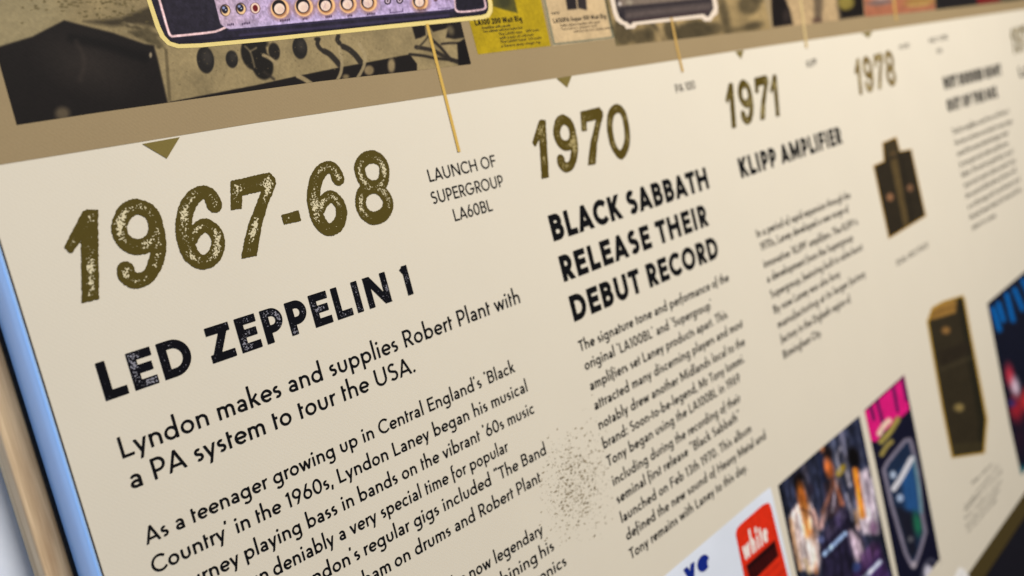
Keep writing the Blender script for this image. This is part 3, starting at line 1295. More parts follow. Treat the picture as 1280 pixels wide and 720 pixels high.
single('caption', 'blurred small caption below the double speaker cabinet', 'DUAL 4X12 STACK', (1121.5, 332.5), (1160.5, 308.5), 88, cap_of((535.0, 211.4), (537.2, 227.4)) * 0.85, M_soft, 14)
single('heading', 'blurred black letter cut off at the right edge', 'LA', (1275.0, 97.0), (1288.0, 93.5), 150, cap_of((1177.3, 96.5), (1181.0, 112.3)), M_black, 16)
block('caption', 'faint small lines below the single speaker cabinet', [
    ('Klipp cabinet', (1215.0, 606.0), (1240.0, 581.5)),
    ('A pair of twelve inch', (1206.0, 636.0), (1248.0, 583.0)),
    ('speakers in one tall', (1205.5, 640.0), (1252.0, 590.0)),
    ('box, made to stand', (1206.5, 650.0), (1251.0, 603.0)),
    ('beside the amplifier', (1208.0, 660.0), (1250.0, 612.0)),
    ('on any size of stage', (1210.0, 666.0), (1246.0, 625.0)),
], 80, cap_of((723.0, 426.2), (727.0, 439.2)) * 0.5, M_soft, 12)

# ------------------------------------------------------------------ notches and gold pointers
for pts in ([(177.5, 180.0), (224.5, 171.5), (208.3, 198.3)], [(695.4, 98.0), (714.5, 95.0), (708.8, 109.6)],
            [(919.0, 64.5), (929.6, 62.8), (926.0, 74.0)], [(1077.5, 41.2), (1090.5, 39.3), (1085.3, 47.6)]):
    poly_px('year_notch', pts, Y2, M_notch, PANEL)


def ribbon(name, pts, wpx, y, mat, label=None):
    A = ats(pts)
    L, R = [], []
    for i in range(len(pts)):
        a, b = np.array(pts[max(i - 1, 0)], float), np.array(pts[min(i + 1, len(pts) - 1)], float)
        d = (b - a) / np.linalg.norm(b - a)
        nrm = np.array([-d[1], d[0]]) * wpx / 2
        L.append(at(*(np.array(pts[i]) + nrm)))
        R.append(at(*(np.array(pts[i]) - nrm)))
    V = np.array(L + R)
    n = len(pts)
    return flat(name, V, [(i, i + 1, n + i + 1, n + i) for i in range(n - 1)], y, mat, PANEL, label)


ribbon('pointer_line', [(533.2, 30), (554.0, 112), (573.6, 190)], 3.5, Y4, M_gold, 'sharp gold pointer line under the lilac amplifier')
ribbon('pointer_line', [(838.5, 22), (846, 60), (853.0, 90)], 2.7, Y4, M_gold2, 'blurred gold pointer line under the grey amplifier')
ribbon('pointer_line', [(998, -20), (1004, 30), (1008.0, 60)], 2.8, Y4, M_gold3, 'very faint blurred gold pointer line above the third column')
ribbon('pointer_line', [(1114, -20), (1119, 20), (1120.6, 26)], 2.2, Y4, M_gold2, 'faint blurred gold pointer line near the year 1978')

# ------------------------------------------------------------------ ink spatter
def spatter(name, n, cx, cy, sxp, syp, rmin, rmax, y, mat, label, slope=-0.6):
    V, F = [], []
    for _ in range(n):
        dx, dy = rng.normal(0, sxp), rng.normal(0, syp)
        if abs(dx) > 2.2 * sxp or abs(dy) > 2.2 * syp:
            continue
        px, py = cx + dx, cy + dy + dx * slope * 0.3
        x, z = at(px, py)
        r = (rmin + (rmax - rmin) * rng.random() ** 2.5) * S
        a0 = rng.random() * 6.28
        m_ = 7
        n0 = len(V)
        st = 1.3 + rng.random() * 1.4
        for q in range(m_):
            a = a0 + q * 6.283 / m_
            rr = r * (0.65 + 0.6 * rng.random())
            V.append((x + rr * math.cos(a) * st, z + rr * math.sin(a)))
        F.append(tuple(range(n0, n0 + m_)))
    return tag(flat(name, V, F, y, mat, PANEL, label), kind='stuff')


spatter('ink_spatter', 900, 720, 606, 21, 34, 0.00035, 0.0015, Y1, M_speck, 'patch of fine olive ink specks between the two paragraphs')
spatter('ink_spatter', 110, 740, 575, 32, 46, 0.0003, 0.0009, Y1, M_speck, 'loose outer specks round the spatter patch')

# ------------------------------------------------------------------ top row pictures
p = Paint([(-12, 40), (1.2, 87), (20.8, 156.3), (120, 141), (210, 128.3), (300, 115.5), (400, 101.5), (500, 90.5), (588.7, 80.2), (577, 33), (556, -60), (-40, -60)],
          0.00055, (142, 125, 90))
p.grain(0.012, 0.10, 1)
p.ell(20, 20, 60, 60, (146, 134, 102), 50, 0.6)
DK = (26, 22, 21)
p.poly([(104, 27), (150, 23), (190, 7), (194, 34), (172, 30), (140, 33)], (58, 50, 36), 6, 0.95)
for q in range(26):
    a = rng.uniform(150, 200)
    p.ell(a, 26 + (a - 150) * 0.45 + rng.uniform(-3, 12), rng.uniform(2, 5), rng.uniform(1, 2.4), (70, 61, 42) if q % 3 else (150, 134, 100), 2.5, 0.7, 20)
p.poly([(160, 40), (185, 33), (200, 50), (205, 60), (190, 57)], (75, 66, 46), 6, 0.8)
p.poly([(205, 60), (209, 62), (214, 126), (210, 127)], (92, 80, 56), 2.0, 0.8)
p.poly([(-30, 66), (0, 58), (40, 46), (80, 25.5), (100, 31), (140, 41), (180, 55), (192, 57), (197, 75), (209.5, 129), (120, 150), (20, 165), (-30, 100)], DK, 3.0)
p.ell(110, 80, 45, 25, (46, 40, 36), 40, 0.8, 20)
p.line([(90, 48), (130, 56), (180, 72)], 12, (14, 12, 12), 8, 0.7)
p.ell(78, 142, 9, 8, (92, 80, 62), 7, 0.9)
p.ell(188, 69, 1.8, 3.4, (150, 135, 110), 1.5, 0.9)
p.line([(95, 52), (105, 75), (100, 100)], 5, (58, 50, 44), 6, 0.5)
# black base of the mixer
p.poly([(212, 127.4), (245, 121), (320, 106.5), (365, 96.5), (420, 85.2), (470, 76), (498, 70.5), (512, 68), (521, 80), (521, 95), (400, 106), (300, 122), (212, 135)], DK, 1.6)
p.line([(372, 95), (380, 99), (389, 105)], 5.5, (146, 128, 94), 1.6, curve=False)
p.ell(461, 88, 6, 6, (128, 110, 80), 3)
p.ell(489, 82, 4.5, 9, (138, 120, 88), 3)
p.ell(432, 96, 4, 3, (120, 104, 74), 3)
# knobs and jacks on the pale front
for cx, cy, rx, ry, rot in ((256.5, 75, 10.8, 17, -8), (289.5, 74.2, 7.6, 11, -8), (374.5, 60, 9.2, 14, -8)):
    p.ell(cx, cy, rx, ry, (34, 31, 29), 1.6, 1, rot)
    p.ell(cx + 2, cy - 3, rx * 0.5, ry * 0.5, (58, 53, 48), 5, 0.7, rot)
p.ell(317, 66, 16, 22, (30, 27, 24), 2.5, 1, -10)
p.ell(328, 82, 13, 18, (28, 25, 22), 2.5, 1, -14)
p.ell(342.5, 64.5, 7, 11, (34, 30, 27), 2, 1, -10)
p.ell(325, 55, 10, 5, (30, 27, 24), 3)
p.line([(306, 58), (313, 66), (318, 84)], 2.2, (120, 106, 80), 2, 0.8)
p.line([(313, 64), (320, 60)], 2.0, (128, 112, 84), 2, 0.8, curve=False)
p.line([(329, 69), (337, 73), (346, 80)], 4, (150, 132, 98), 2)
p.line([(330, 90), (342, 99)], 3, (46, 40, 34), 3, 0.9, curve=False)
for pts, w in (([(398, 49), (396.5, 55), (400, 61), (406, 65)], 5.0), ([(405, 64), (412, 68), (418, 74), (424, 81)], 7.0), ([(422.5, 45.5), (421.5, 50), (424, 54)], 5.5), ([(428, 58), (436, 62), (444, 69), (450, 77)], 7.0)):
    p.line(pts, w, (44, 39, 34), 1.6)
p.line([(421, 101), (426, 90), (427, 76), (424, 60)], 4.0, (160, 142, 106), 1.6, 0.85)
p.line([(447, 97), (454, 84), (456, 70), (449, 55)], 4.0, (160, 142, 106), 1.6, 0.85)
p.ell(396, 49, 3.5, 2.5, (40, 35, 30), 1.5)
# cables at the right end of the print
p.poly([(514.5, 33), (531, 31), (532, 44), (526, 47), (519, 49)], DK, 2)
p.poly([(534, 30), (578, 26), (578, 30), (566, 33), (553, 37), (541, 40)], DK, 2)
p.poly([(557, 47), (560, 36), (566, 31), (578, 28), (581, 47), (568, 49)], (30, 26, 24), 2.5)
p.ell(563, 38, 4, 6, (108, 96, 72), 4, 0.8, -20)
p.line([(520, 59), (540, 63), (556, 71), (577, 80)], 5, (46, 40, 34), 2)
p.line([(512, 68), (530, 70), (545, 73), (574, 76)], 3.5, (40, 35, 30), 2)
p.line([(540, 50), (551, 60), (564, 76)], 3.6, (42, 36, 31), 1.8)
p.line([(521, 61), (530, 52), (536, 44)], 2.4, (66, 58, 44), 2)
p.line([(552, 55), (562, 54), (578, 54)], 3, (50, 43, 36), 2)
p.poly([(571, 54), (581, 48), (592, 84), (573, 83)], (20, 17, 17), 2)
# specks over the pale corner
for _ in range(120):
    a, b = rng.normal(120, 40), rng.normal(6, 14)
    if 10 < a < 185 and b < 30 + 0 * a:
        p.ell(a, b, 1.2 + rng.random() * 1.8, 0.8 + rng.random() * 0.8, (92, 80, 50), 1.2, 0.5 + 0.4 * rng.random())
for _ in range(60):
    a = rng.uniform(215, 500)
    p.ell(a, rng.uniform(60, 100) - 0.08 * (a - 300), 0.8, 0.7, (100, 86, 60), 1.0, 0.6)
p.grain(0.0016, 0.045, 2).grain(0.0007, 0.03, 3)
MIX = p.make('printed_photo', Y2, PANEL, 'brown toned old photo of a mixing console with knobs and cables')

# lilac amplifier with pale yellow outline
OUT = [(172, -40), (180.5, -8), (189.5, 20), (194, 34), (200, 47), (209, 56.5), (222, 60.6), (250, 59.5), (330, 52.2), (480, 36.6), (604, 24.3), (611.5, 21.5), (615.0, 15), (615.3, 6), (612, -10), (604, -40)]
INN = [(177.5, -40), (186, -8), (195, 18.5), (200, 33), (205.5, 44.5), (212.5, 52), (223, 55.2), (250, 54.2), (330, 47), (480, 31.2), (602, 19), (607.5, 17), (609.8, 12.5), (610, 5), (607, -10), (599, -40)]
AMP = poly_px('amplifier_picture', OUT, Y3, M_pale_gold, PANEL, 'cut out picture of a lilac fronted amplifier with pale yellow outline')
p = Paint(INN, 0.00042, (36, 32, 46))
p.grain(0.006, 0.15, 4)
p.poly([(199, -40), (262, -40), (268, 0), (277, 33), (212, 44.5), (205, 25)], (38, 34, 46), 1.0)
p.line([(193, -20), (197.5, -4), (204, 19), (209.5, 38), (213.5, 45.2), (222, 45), (262, 40.8), (273, 38.2), (281, 34.6)], 2.9, (238, 200, 200), 0.9)
p.line([(560, -40), (567, -4), (569, 12), (577, 15), (598, 12.8), (605, 11), (606.3, 6), (602, -12)], 2.2, (226, 190, 195), 0.9)
p.poly([(569, -40), (600, -40), (604, 8), (578, 12.5), (570.5, 10)], (30, 27, 38), 1.0)
PNL = [(262, -40), (267, -2), (275, 30), (280, 34), (286, 36.8), (330, 32.8), (400, 26.2), (480, 18.8), (560, 12.2), (567.5, 10.5), (565, -40)]
p.poly(PNL, (178, 158, 196), 1.0)
n0 = p.rgb.copy()
# warm pink shading towards the left, lilac towards the right (printed colours)
msk = np.clip(0.5 - poly_d(p.X, p.Y, PNL), 0, 1)
warm = np.clip((350 - p.X) / 90, 0, 1) * 0.6
p._mix(msk * warm, (196, 168, 172))
p._mix(msk * np.clip((p.Y - (26 - (p.X - 330) * 0.085)) / 8, 0, 1) * 0.55, (205, 190, 232))
p.grain(0.0022, 0.13, 5).grain(0.0010, 0.10, 6)
p.line([(284, 38.6), (400, 28.0), (480, 20.6), (566, 13.2)], 1.2, (52, 44, 74), 1.0, curve=False)
p.line([(300, 44.5), (420, 33.0), (560, 19.5)], 3.0, (62, 54, 86), 3.0, 0.7, curve=False)
p.line([(224, 53.5), (420, 36.5), (600, 18.0)], 1.6, (24, 20, 34), 1.5, 0.9, curve=False)
for cx, cy in ((281, 13.2), (300.5, 11.2)):
    p.ell(cx, cy, 6.6, 7.6, (58, 40, 40), 1.0, 1, -12)
    p.ell(cx + 0.6, cy + 0.4, 5.4, 6.6, (236, 196, 146), 1.0, 1, -12)
    p.ell(cx - 0.6, cy - 1.0, 4.0, 5.0, (30, 26, 42), 1.0, 1, -12)
    p.ell(cx - 2.0, cy - 3.0, 1.8, 1.6, (150, 160, 205), 1.0, 0.9)
    p.ell(cx + 0.6, cy - 0.4, 0.9, 0.8, (190, 200, 220), 0.8)
p.ell(318.4, 10.6, 6.4, 7.0, (96, 60, 60), 1.0, 1, -12)
p.ell(318.4, 10.4, 5.6, 6.4, (238, 208, 186), 1.0, 1, -12)
p.ell(318.6, 10.6, 3.2, 4.2, (104, 18, 22), 0.9, 1, -12)
for cx, cy, sc in ((348.5, 11.0, 1.0), (378.3, 8.8, .98), (406.3, 7.2, .95), (433.5, 5.4, .92), (459, 3.6, .9), (523.5, 2.6, .85)):
    p.ell(cx + 1.5, cy + 1.0, 14.5 * sc, 14.0 * sc, (150, 104, 88), 5, 0.55, -12)
    p.ell(cx + 1.0, cy + 0.2, 11.6 * sc, 12.0 * sc, (240, 190, 134), 1.6, 1, -12)
    p.ell(cx + 0.4, cy + 0.2, 9.0 * sc, 10.0 * sc, (150, 96, 62), 1.6, 0.8, -12)
    p.ell(cx - 0.4, cy - 1.6, 8.6 * sc, 9.6 * sc, (26, 20, 26), 1.0, 1, -12)
    p.ell(cx + 0.2, cy + 0.2, 6.6 * sc, 6.8 * sc, (238, 212, 194), 1.0, 1, -12)
    p.ell(cx + 1.2, cy + 1.4, 4.0 * sc, 4.0 * sc, (222, 190, 172), 3, 0.7)
for cx, cy in ((484, 1.4), (499, 0.4)):
    p.ell(cx, cy, 4.4, 4.8, (44, 34, 48), 0.9)
    p.ell(cx, cy, 2.6, 3.0, (214, 190, 206), 0.8)
    p.ell(cx, cy, 1.2, 1.4, (44, 36, 46), 0.7)
p.line([(487, 12.5), (487.3, 16.2), (503, 14.6), (502.7, 11.2)], 1.1, (84, 66, 104), 0.8, curve=False)
p.line([(547, 11.4), (562, 10)], 1.0, (100, 82, 120), 0.8, curve=False)
p.ell(544, 0.5, 2.4, 1.6, (92, 60, 70), 1)
p.ell(560, -1, 2.2, 1.4, (92, 60, 70), 1)
for cx, cy, L in ((289, 31, 9), (309, 29.4, 13), (357, 25.4, 14), (382.5, 23.3, 8), (412, 21, 10), (438.5, 19.4, 8), (465, 17.4, 12), (528, 12.2, 12)):
    for q in range(int(L / 2.2)):
        p.ell(cx - L / 2 + q * 2.2, cy + rng.uniform(-.4, .4) + (q * 2.2 - L / 2) * -0.09, 0.85, 1.5, (56, 40, 66), 0.9, 0.85)
for _ in range(60):
    a = rng.uniform(280, 560)
    p.line([(a, rng.uniform(-4, 26) - (a - 330) * 0.06), (a + rng.uniform(2, 9), rng.uniform(-4, 26) - (a - 330) * 0.06)], 0.7, (120, 92, 130), 1.2, 0.25, curve=False)
p.make('amplifier_front', Y4, AMP)

# yellow poster and cream poster
YP = [(570, -40), (584.5, 20), (597.2, 68.2), (640, 62.8), (688.2, 57.5), (676, 0), (668, -40)]
p = Paint(YP, 0.0006, (170, 144, 22))
p.grain(0.010, 0.06, 8)
p.poly([(612, -40), (642, -40), (641, -8), (647, 16.5), (632, 13), (616, 8)], (74, 70, 34), 2.0, 0.95)
p.ell(630, 2, 8, 8, (52, 52, 34), 6, 0.7)
p.grain(0.0016, 0.06, 9)
YPO = p.make('printed_poster', Y2, PANEL, 'small yellow poster with dark lettering in the top row')
CP = [(668, -40), (677.5, 0), (690.2, 58.0), (730, 53.0), (768.5, 48.2), (757, 0), (749, -40)]
p = Paint(CP, 0.0006, (196, 170, 130))
p.line([(672.5, -40), (680.5, 0), (692.3, 55.4), (730, 51.2), (766, 46.6), (757, 2), (748, -40)], 2.0, (106, 110, 92), 1.2, curve=False)
p.line([(668.3, -40), (677.6, 0), (690, 57)], 2.6, (150, 136, 104), 1.2, curve=False)
p.poly([(700, -40), (716, -40), (721, 11.5), (709, 12.5)], (38, 33, 34), 1.6)
p.poly([(717, -40), (729, -40), (733.5, 13), (722.5, 10.5)], (48, 42, 42), 1.6)
p.grain(0.010, 0.05, 10).grain(0.0016, 0.05, 11)
CPO = p.make('printed_poster', Y2, PANEL, 'small cream poster with a grey green border in the top row')


def sub_text(parent, items, w, cap, mat, y, res=16):
    for text, p0, p1 in items:
        V, F, sx = text_verts(text, w, res, at(*p0), at(*p1), cap)
        flat('text_line', V, F, y, mat, parent)


capT = cap_of((592.0, 25.6), (594.0, 32.0))
sub_text(YPO, [('LA100 200 Watt Rig', (594.0, 32.2), (652.5, 26.4))], 165, capT * 1.15, M_black, Y3)
sub_text(YPO, [('Amplifier with reverb', (602.0, 36.6), (638.0, 33.2)), ('Two cabinets with four twelve inch', (603.5, 41.2), (653.0, 36.0)),
               ('The LA100 amp    200 watts', (623.5, 44.6), (674.0, 38.6)), ('with a pair of cabinets', (624.5, 49.2), (667.0, 44.6)),
               ('The LA100 head  120 watts', (625.5, 54.2), (677.0, 48.4)), ('a heavy duty stage rig', (626.5, 59.2), (675.0, 54.0))], 120, capT * 0.52, M_soft, Y3)
sub_text(CPO, [('LA50PA Super 100 Watt Rig', (691.8, 29.0), (757.5, 22.6))], 150, capT * 1.0, M_soft, Y3)
sub_text(CPO, [('NEW', (689.5, 18.5), (699.5, 17.4)), ('Public address amplifier with reverb', (700.5, 33.6), (750.0, 28.6)), ('Two column speakers each', (701.5, 38.0), (746.0, 33.2)),
               ('with four ten inch speakers fitted', (717.0, 40.8), (764.0, 36.0))], 110, capT * 0.5, M_soft, Y3)

# second brown photo
p = Paint([(744, -60), (757, 5), (770.2, 57.8), (840, 50), (908, 42.3), (963.5, 36.5), (955, 0), (944, -60)], 0.0009, (150, 128, 88))
p.grain(0.020, 0.16, 12)
for cx, cy, rx, ry, k in ((778, 40, 12, 18, .75), (800, 46, 14, 9, .7), (812, 42, 6, 12, .7), (838, 38, 9, 14, .8), (866, 40, 26, 14, .85), (905, 18, 6, 26, .75), (936, 6, 14, 12, .7),
                          (942, 32, 10, 5, .75), (926, 36, 16, 3, .6), (893, 36, 10, 8, .7), (948, -6, 10, 10, .6)):
    p.ell(cx, cy, rx, ry, (62, 54, 38), 6, k, -12)
p.line([(815, 30), (822, 38), (828, 50)], 5, (60, 52, 38), 4, 0.8)
p.ell(825, 45, 5, 10, (164, 140, 98), 5, 0.7)
p.line([(756, 0), (769, 56)], 5, (84, 78, 54), 4, 0.8, curve=False)
p.grain(0.0022, 0.08, 13)
p.make('printed_photo', Y2, PANEL, 'blurred brown and olive photo behind the grey amplifier')

# grey amplifier with pale outline
OUT = [(754, -40), (762.4, 0), (766.2, 17), (769.5, 25.5), (775, 30), (780.3, 32), (782.4, 36.2), (792.8, 35.6), (795.8, 31.2), (876, 22.8), (880.6, 26.8), (888.2, 26.4), (890.8, 22), (896.6, 17), (897, 9), (894, -8), (888, -40)]
INN = [(760, -40), (768, 0), (770.5, 13), (774, 22), (779.5, 26.5), (784.5, 28.3), (786.2, 31), (788.5, 30.8), (790.8, 27.8), (879, 17.6), (883.2, 21.2), (886, 20.4), (889, 15.2), (891.6, 11), (889, -8), (883, -40)]
AMP2 = poly_px('amplifier_picture', OUT, Y3, M_pink_ink, PANEL, 'cut out picture of a grey amplifier with pale outline')
p = Paint(INN, 0.0007, (66, 58, 58))
p.poly([(772, -40), (772, -6), (773, 8), (840, 2), (884, -3), (880, -40)], (118, 104, 92), 2.5)
p.line([(776, 11.5), (830, 6), (886, 0.5)], 2.6, (42, 36, 40), 2, 0.9, curve=False)
p.line([(780, 20), (830, 14), (886, 8)], 6, (92, 80, 76), 4, 0.8, curve=False)
p.line([(786, 26), (840, 20), (884, 14.5)], 2.4, (60, 44, 46), 2, 0.8, curve=False)
p.ell(774, 5, 2.2, 2.4, (190, 178, 170), 2)
p.ell(786, 3, 4, 3, (150, 138, 120), 3)
p.ell(776, 20, 5, 7, (34, 30, 36), 4, 0.8)
p.grain(0.0016, 0.10, 14)
p.make('amplifier_front', Y4, AMP2)

# row of far blurred prints at the top right
p = Paint([(957, -60), (966, 35.8), (1020, 29.0), (1080.5, 21.2), (1074, -60)], 0.0011, (176, 150, 112))
p.poly([(962, -60), (964.5, 34.5), (991, 31), (987, 12), (977, -12), (972, -60)], (24, 19, 18), 3)
p.ell(983, 20, 5, 8, (58, 48, 44), 5, 0.6)
p.poly([(1014, -60), (1018, 28), (1027, 27), (1028, 4), (1030, -60)], (92, 78, 62), 5, 0.9)
p.ell(1021, 26, 6, 4, (84, 62, 52), 4, 0.8)
p.poly([(1039, -60), (1049, 24.5), (1081, 20), (1074, -60)], (22, 18, 16), 3)
p.ell(1057, 3, 11, 10, (112, 98, 44), 3)
p.ell(1057, 3, 7, 6, (140, 124, 60), 3, 0.7)
p.line([(1040, -40), (1050, 24)], 3, (120, 104, 80), 2.5, 0.7, curve=False)
p.grain(0.004, 0.10, 15)
p.make('printed_photo', Y2, PANEL, 'blurred tan print with two black shapes at the top')
p = Paint([(1075, -60), (1081.2, 21), (1130, 16.5), (1169, 12.0), (1164, -60)], 0.0012, (158, 98, 72))
p.ell(1100, 3, 16, 4, (108, 92, 88), 3, 0.9, -6)
p.ell(1100, -6, 14, 6, (176, 150, 140), 4, 0.8)
p.ell(1150, 2, 20, 6, (150, 116, 62), 4, 0.9, -6)
p.line([(1136, 8), (1160, 5)], 2.4, (190, 158, 96), 2.5, 0.8, curve=False)
p.line([(1117, -40), (1120, 19)], 3, (176, 124, 72), 3, 0.7, curve=False)
p.grain(0.004, 0.10, 16)
p.make('printed_photo', Y2, PANEL, 'blurred reddish brown print at the top')
p = Paint([(1164, -60), (1169.5, 12.4), (1220, 6.5), (1290, -2), (1284, -60)], 0.0013, (70, 62, 46))
p.poly([(1166, -60), (1170.5, 11.8), (1222, 5.5), (1216, -60)], (26, 23, 24), 3)
p.poly([(1218, -60), (1222, 6), (1250, 2), (1246, -60)], (112, 18, 22), 3)
p.ell(1265, -4, 10, 6, (34, 40, 30), 4)
p.grain(0.004, 0.10, 17)
p.make('printed_photo', Y2, PANEL, 'blurred black print with a dark red block at the top right')

# ------------------------------------------------------------------ pictures among the text
TW = [(1091.2, 206.8), (1104.3, 201.0), (1102.6, 178.2), (1120.4, 170.6), (1125.2, 188.6), (1139.2, 186.0), (1157.6, 270.0), (1110.6, 298.8)]
CAB = poly_px('cabinet_picture', TW, Y2, ink('ochre_ink', (178, 140, 66)), PANEL, 'small picture of two dark speaker cabinets standing together under one head')
cc = np.mean(TW, 0)
TWI = [(1092.6, 207.8), (1105.6, 202.0), (1104.0, 179.2), (1119.4, 172.6), (1124.4, 190.0), (1138.2, 187.4), (1156.0, 269.2), (1111.4, 296.4)]
p = Paint(TWI, 0.0010, (44, 37, 26))
p.poly([(1112.5, 201), (1121, 197), (1136, 281), (1129.5, 285)], (86, 70, 42), 2)
p.line([(1125, 192), (1141, 278)], 1.5, (26, 22, 16), 1.5, 0.8, curve=False)
p.poly([(1105, 181), (1118, 174), (1123, 193), (1109, 199)], (66, 56, 36), 2.5, 0.8)
p.ell(1112.3, 246.5, 4.5, 5, (142, 100, 70), 3, 0.95)
p.ell(1137.2, 235.0, 4.0, 4.6, (128, 92, 66), 3, 0.95)
p.ell(1116, 192, 3, 3, (92, 72, 46), 3)
p.grain(0.004, 0.08, 18)
p.make('cabinet_front', Y3, CAB)

SG = [(1158.2, 401.8), (1164.6, 384.2), (1178, 376.5), (1203.8, 368.4), (1206.4, 375), (1214, 417), (1223.8, 467), (1234.6, 524), (1231, 567), (1189.4, 572.8), (1177, 510), (1166, 447)]
CAB2 = poly_px('cabinet_picture', SG, Y2, ink('ochre_print', (182, 146, 62)), PANEL, 'picture of one tall dark speaker cabinet with a tan top')
SGI = [(1160.6, 402.4), (1166, 386.0), (1178.6, 378.6), (1202.6, 371.0), (1204.2, 376), (1211.8, 418), (1221.4, 468), (1231.8, 524), (1228.6, 565), (1191.2, 570.4), (1179, 509), (1168, 446)]
p = Paint(SGI, 0.0011, (50, 43, 30))
p.poly([(1160, 401), (1166, 384), (1179, 377), (1196, 374.5), (1194, 391), (1178, 396)], (150, 112, 54), 2.5)
p.line([(1164, 394), (1178, 388), (1193, 383)], 2.5, (112, 80, 38), 3, 0.8)
p.poly([(1196, 374), (1205, 369), (1222, 468), (1234, 522), (1232, 566), (1222, 567), (1223, 525), (1213, 472)], (34, 32, 22), 4, 0.8)
p.ell(1182, 413, 5, 4.4, (146, 106, 58), 4, 0.95)
p.ell(1198.5, 509.5, 6, 5, (142, 122, 74), 4, 0.95)
p.poly([(1172, 440), (1212, 425), (1215, 442), (1176, 458)], (42, 35, 26), 4, 0.8)
p.line([(1176, 462), (1216, 446)], 4, (70, 62, 44), 4, 0.6, curve=False)
p.poly([(1188, 556), (1228, 551), (1229, 566), (1191, 571)], (64, 56, 36), 4, 0.7)
p.grain(0.005, 0.08, 19)
p.make('cabinet_front', Y3, CAB2)

# ------------------------------------------------------------------ bottom row posters
zl = at(1060, 850)[1]


def foot(px, py):
    return tuple(float(q) for q in to_px(at(px, py)[0], zl))


WP = [(700, 828), (831.2, 719.2), (900, 661), (952, 617), (962.6, 609.0), (966, 622), (990, 725), foot(990, 725), foot(700, 828)]
p = Paint(WP, 0.0010, (224, 230, 242))
p.grain(0.03, 0.02, 20)
WPO = p.make('printed_poster', Y2, PANEL, 'white poster with a red rounded card and blue letters')
RC = [(919.2, 668), (920.5, 661), (925, 655.5), (953, 631), (959, 628.4), (962, 630), (964, 636), (985, 722), (1000, 784), (946, 838), (934, 742)]
p = Paint(RC, 0.0009, (222, 48, 24))
p.poly([(932.5, 707), (968.0, 675.5), (972.5, 695), (938.0, 729)], (34, 10, 12), 2.5)
for q in range(9):
    t = q / 8.5
    a, b = 936 + 33 * t, 712 - 30 * t
    p.line([(a, b), (a + 3, b + 12)], 1.6, (112, 22, 18), 1.5, 0.7, curve=False)
for q in range(3):
    p.line([(944 + q * 3, 733 + q * 10), (976 + q * 3, 702 + q * 11)], 2, (150, 30, 20), 3, 0.45, curve=False)
p.grain(0.006, 0.04, 21)
RCO = p.make('red_card', Y3, WPO)
V, F, sx = text_verts('white', 185, 18, at(930.0, 701.5), at(960.5, 675.5), cap_of((925, 678), (931, 703)) * 1.05, shear=0.15)
flat('text_line', V, F, Y4, M_white_ink, RCO)
V, F, sx = text_verts('ve', 170, 18, at(858.0, 731.0), at(888.0, 708.0), cap_of((876, 690), (882.0, 713.0)) * 1.25)
flat('text_line', V, F, Y3, M_blue_ink, WPO)

# stage photo: three musicians behind dark amplifiers
BP = [(972.3, 606.8), (1022, 563.5), (1073.9, 519.6), (1085, 573), (1095.8, 627), (1117.2, 724), foot(1117.2, 724), foot(996, 720), (996, 720)]
p = Paint(BP, 0.0009, (42, 46, 66))
p.grain(0.012, 0.22, 22)
for x_, c_, k_ in ((982, (26, 24, 34), .8), (990, (104, 92, 100), .55), (1013, (24, 30, 52), .9), (1022, (30, 38, 64), .8), (1031, (92, 96, 112), .5), (1044, (132, 128, 146), .75), (1052, (52, 56, 76), .8), (1060, (40, 46, 70), .8), (1068, (86, 90, 110), .6)):
    p.line([(x_, 500), (x_ + 14, 580), (x_ + 24, 640)], 6, c_, 6, k_)
p.line([(1071, 519), (1096, 640), (1118, 730)], 4, (20, 24, 44), 3, 0.9, curve=False)
p.line([(974, 606), (998, 722)], 5, (22, 24, 36), 3, 0.9, curve=False)
# left figure
p.ell(999, 603, 8, 12, (18, 14, 16), 4, 1, -10)
p.poly([(986, 645), (996, 630), (1012, 628), (1022, 650), (1024, 700), (1018, 716), (998, 712), (992, 680)], (214, 190, 184), 5)
p.ell(1003, 622, 6, 18, (206, 112, 44), 5, 1, -12)
p.line([(1004, 632), (1008, 655), (1010, 668)], 9, (196, 120, 52), 6, 0.85)
p.line([(988, 650), (993, 680), (1000, 712)], 4, (208, 150, 90), 4, 0.7)
p.line([(998, 645), (1004, 680), (1006, 705)], 4, (236, 222, 226), 4, 0.8)
p.line([(1014, 664), (1018, 690), (1020, 716)], 5, (170, 98, 46), 5, 0.8)
p.line([(1016, 640), (1024, 660), (1030, 640)], 7, (196, 150, 140), 5, 0.8)
p.ell(1012, 612, 5, 8, (34, 30, 42), 4, 0.9)
# middle figure
p.ell(1034, 566, 6, 9, (24, 18, 20), 4, 1, -12)
p.ell(1027, 560, 3, 5, (196, 116, 66), 4, 0.8)
p.ell(1036, 586, 5.5, 13, (204, 106, 52), 5, 1, -12)
p.poly([(1030, 604), (1048, 596), (1058, 640), (1034, 650)], (62, 46, 52), 6, 0.9)
p.line([(1042, 604), (1049, 620), (1052, 630)], 5, (224, 130, 92), 4, 0.85)
p.line([(1028, 640), (1036, 620), (1042, 600)], 4, (150, 96, 76), 4, 0.8)
p.ell(1051, 588, 4, 8, (206, 170, 36), 3, 0.95, 30)
p.line([(1050, 560), (1046, 572), (1050, 590)], 4, (176, 170, 186), 4, 0.7)
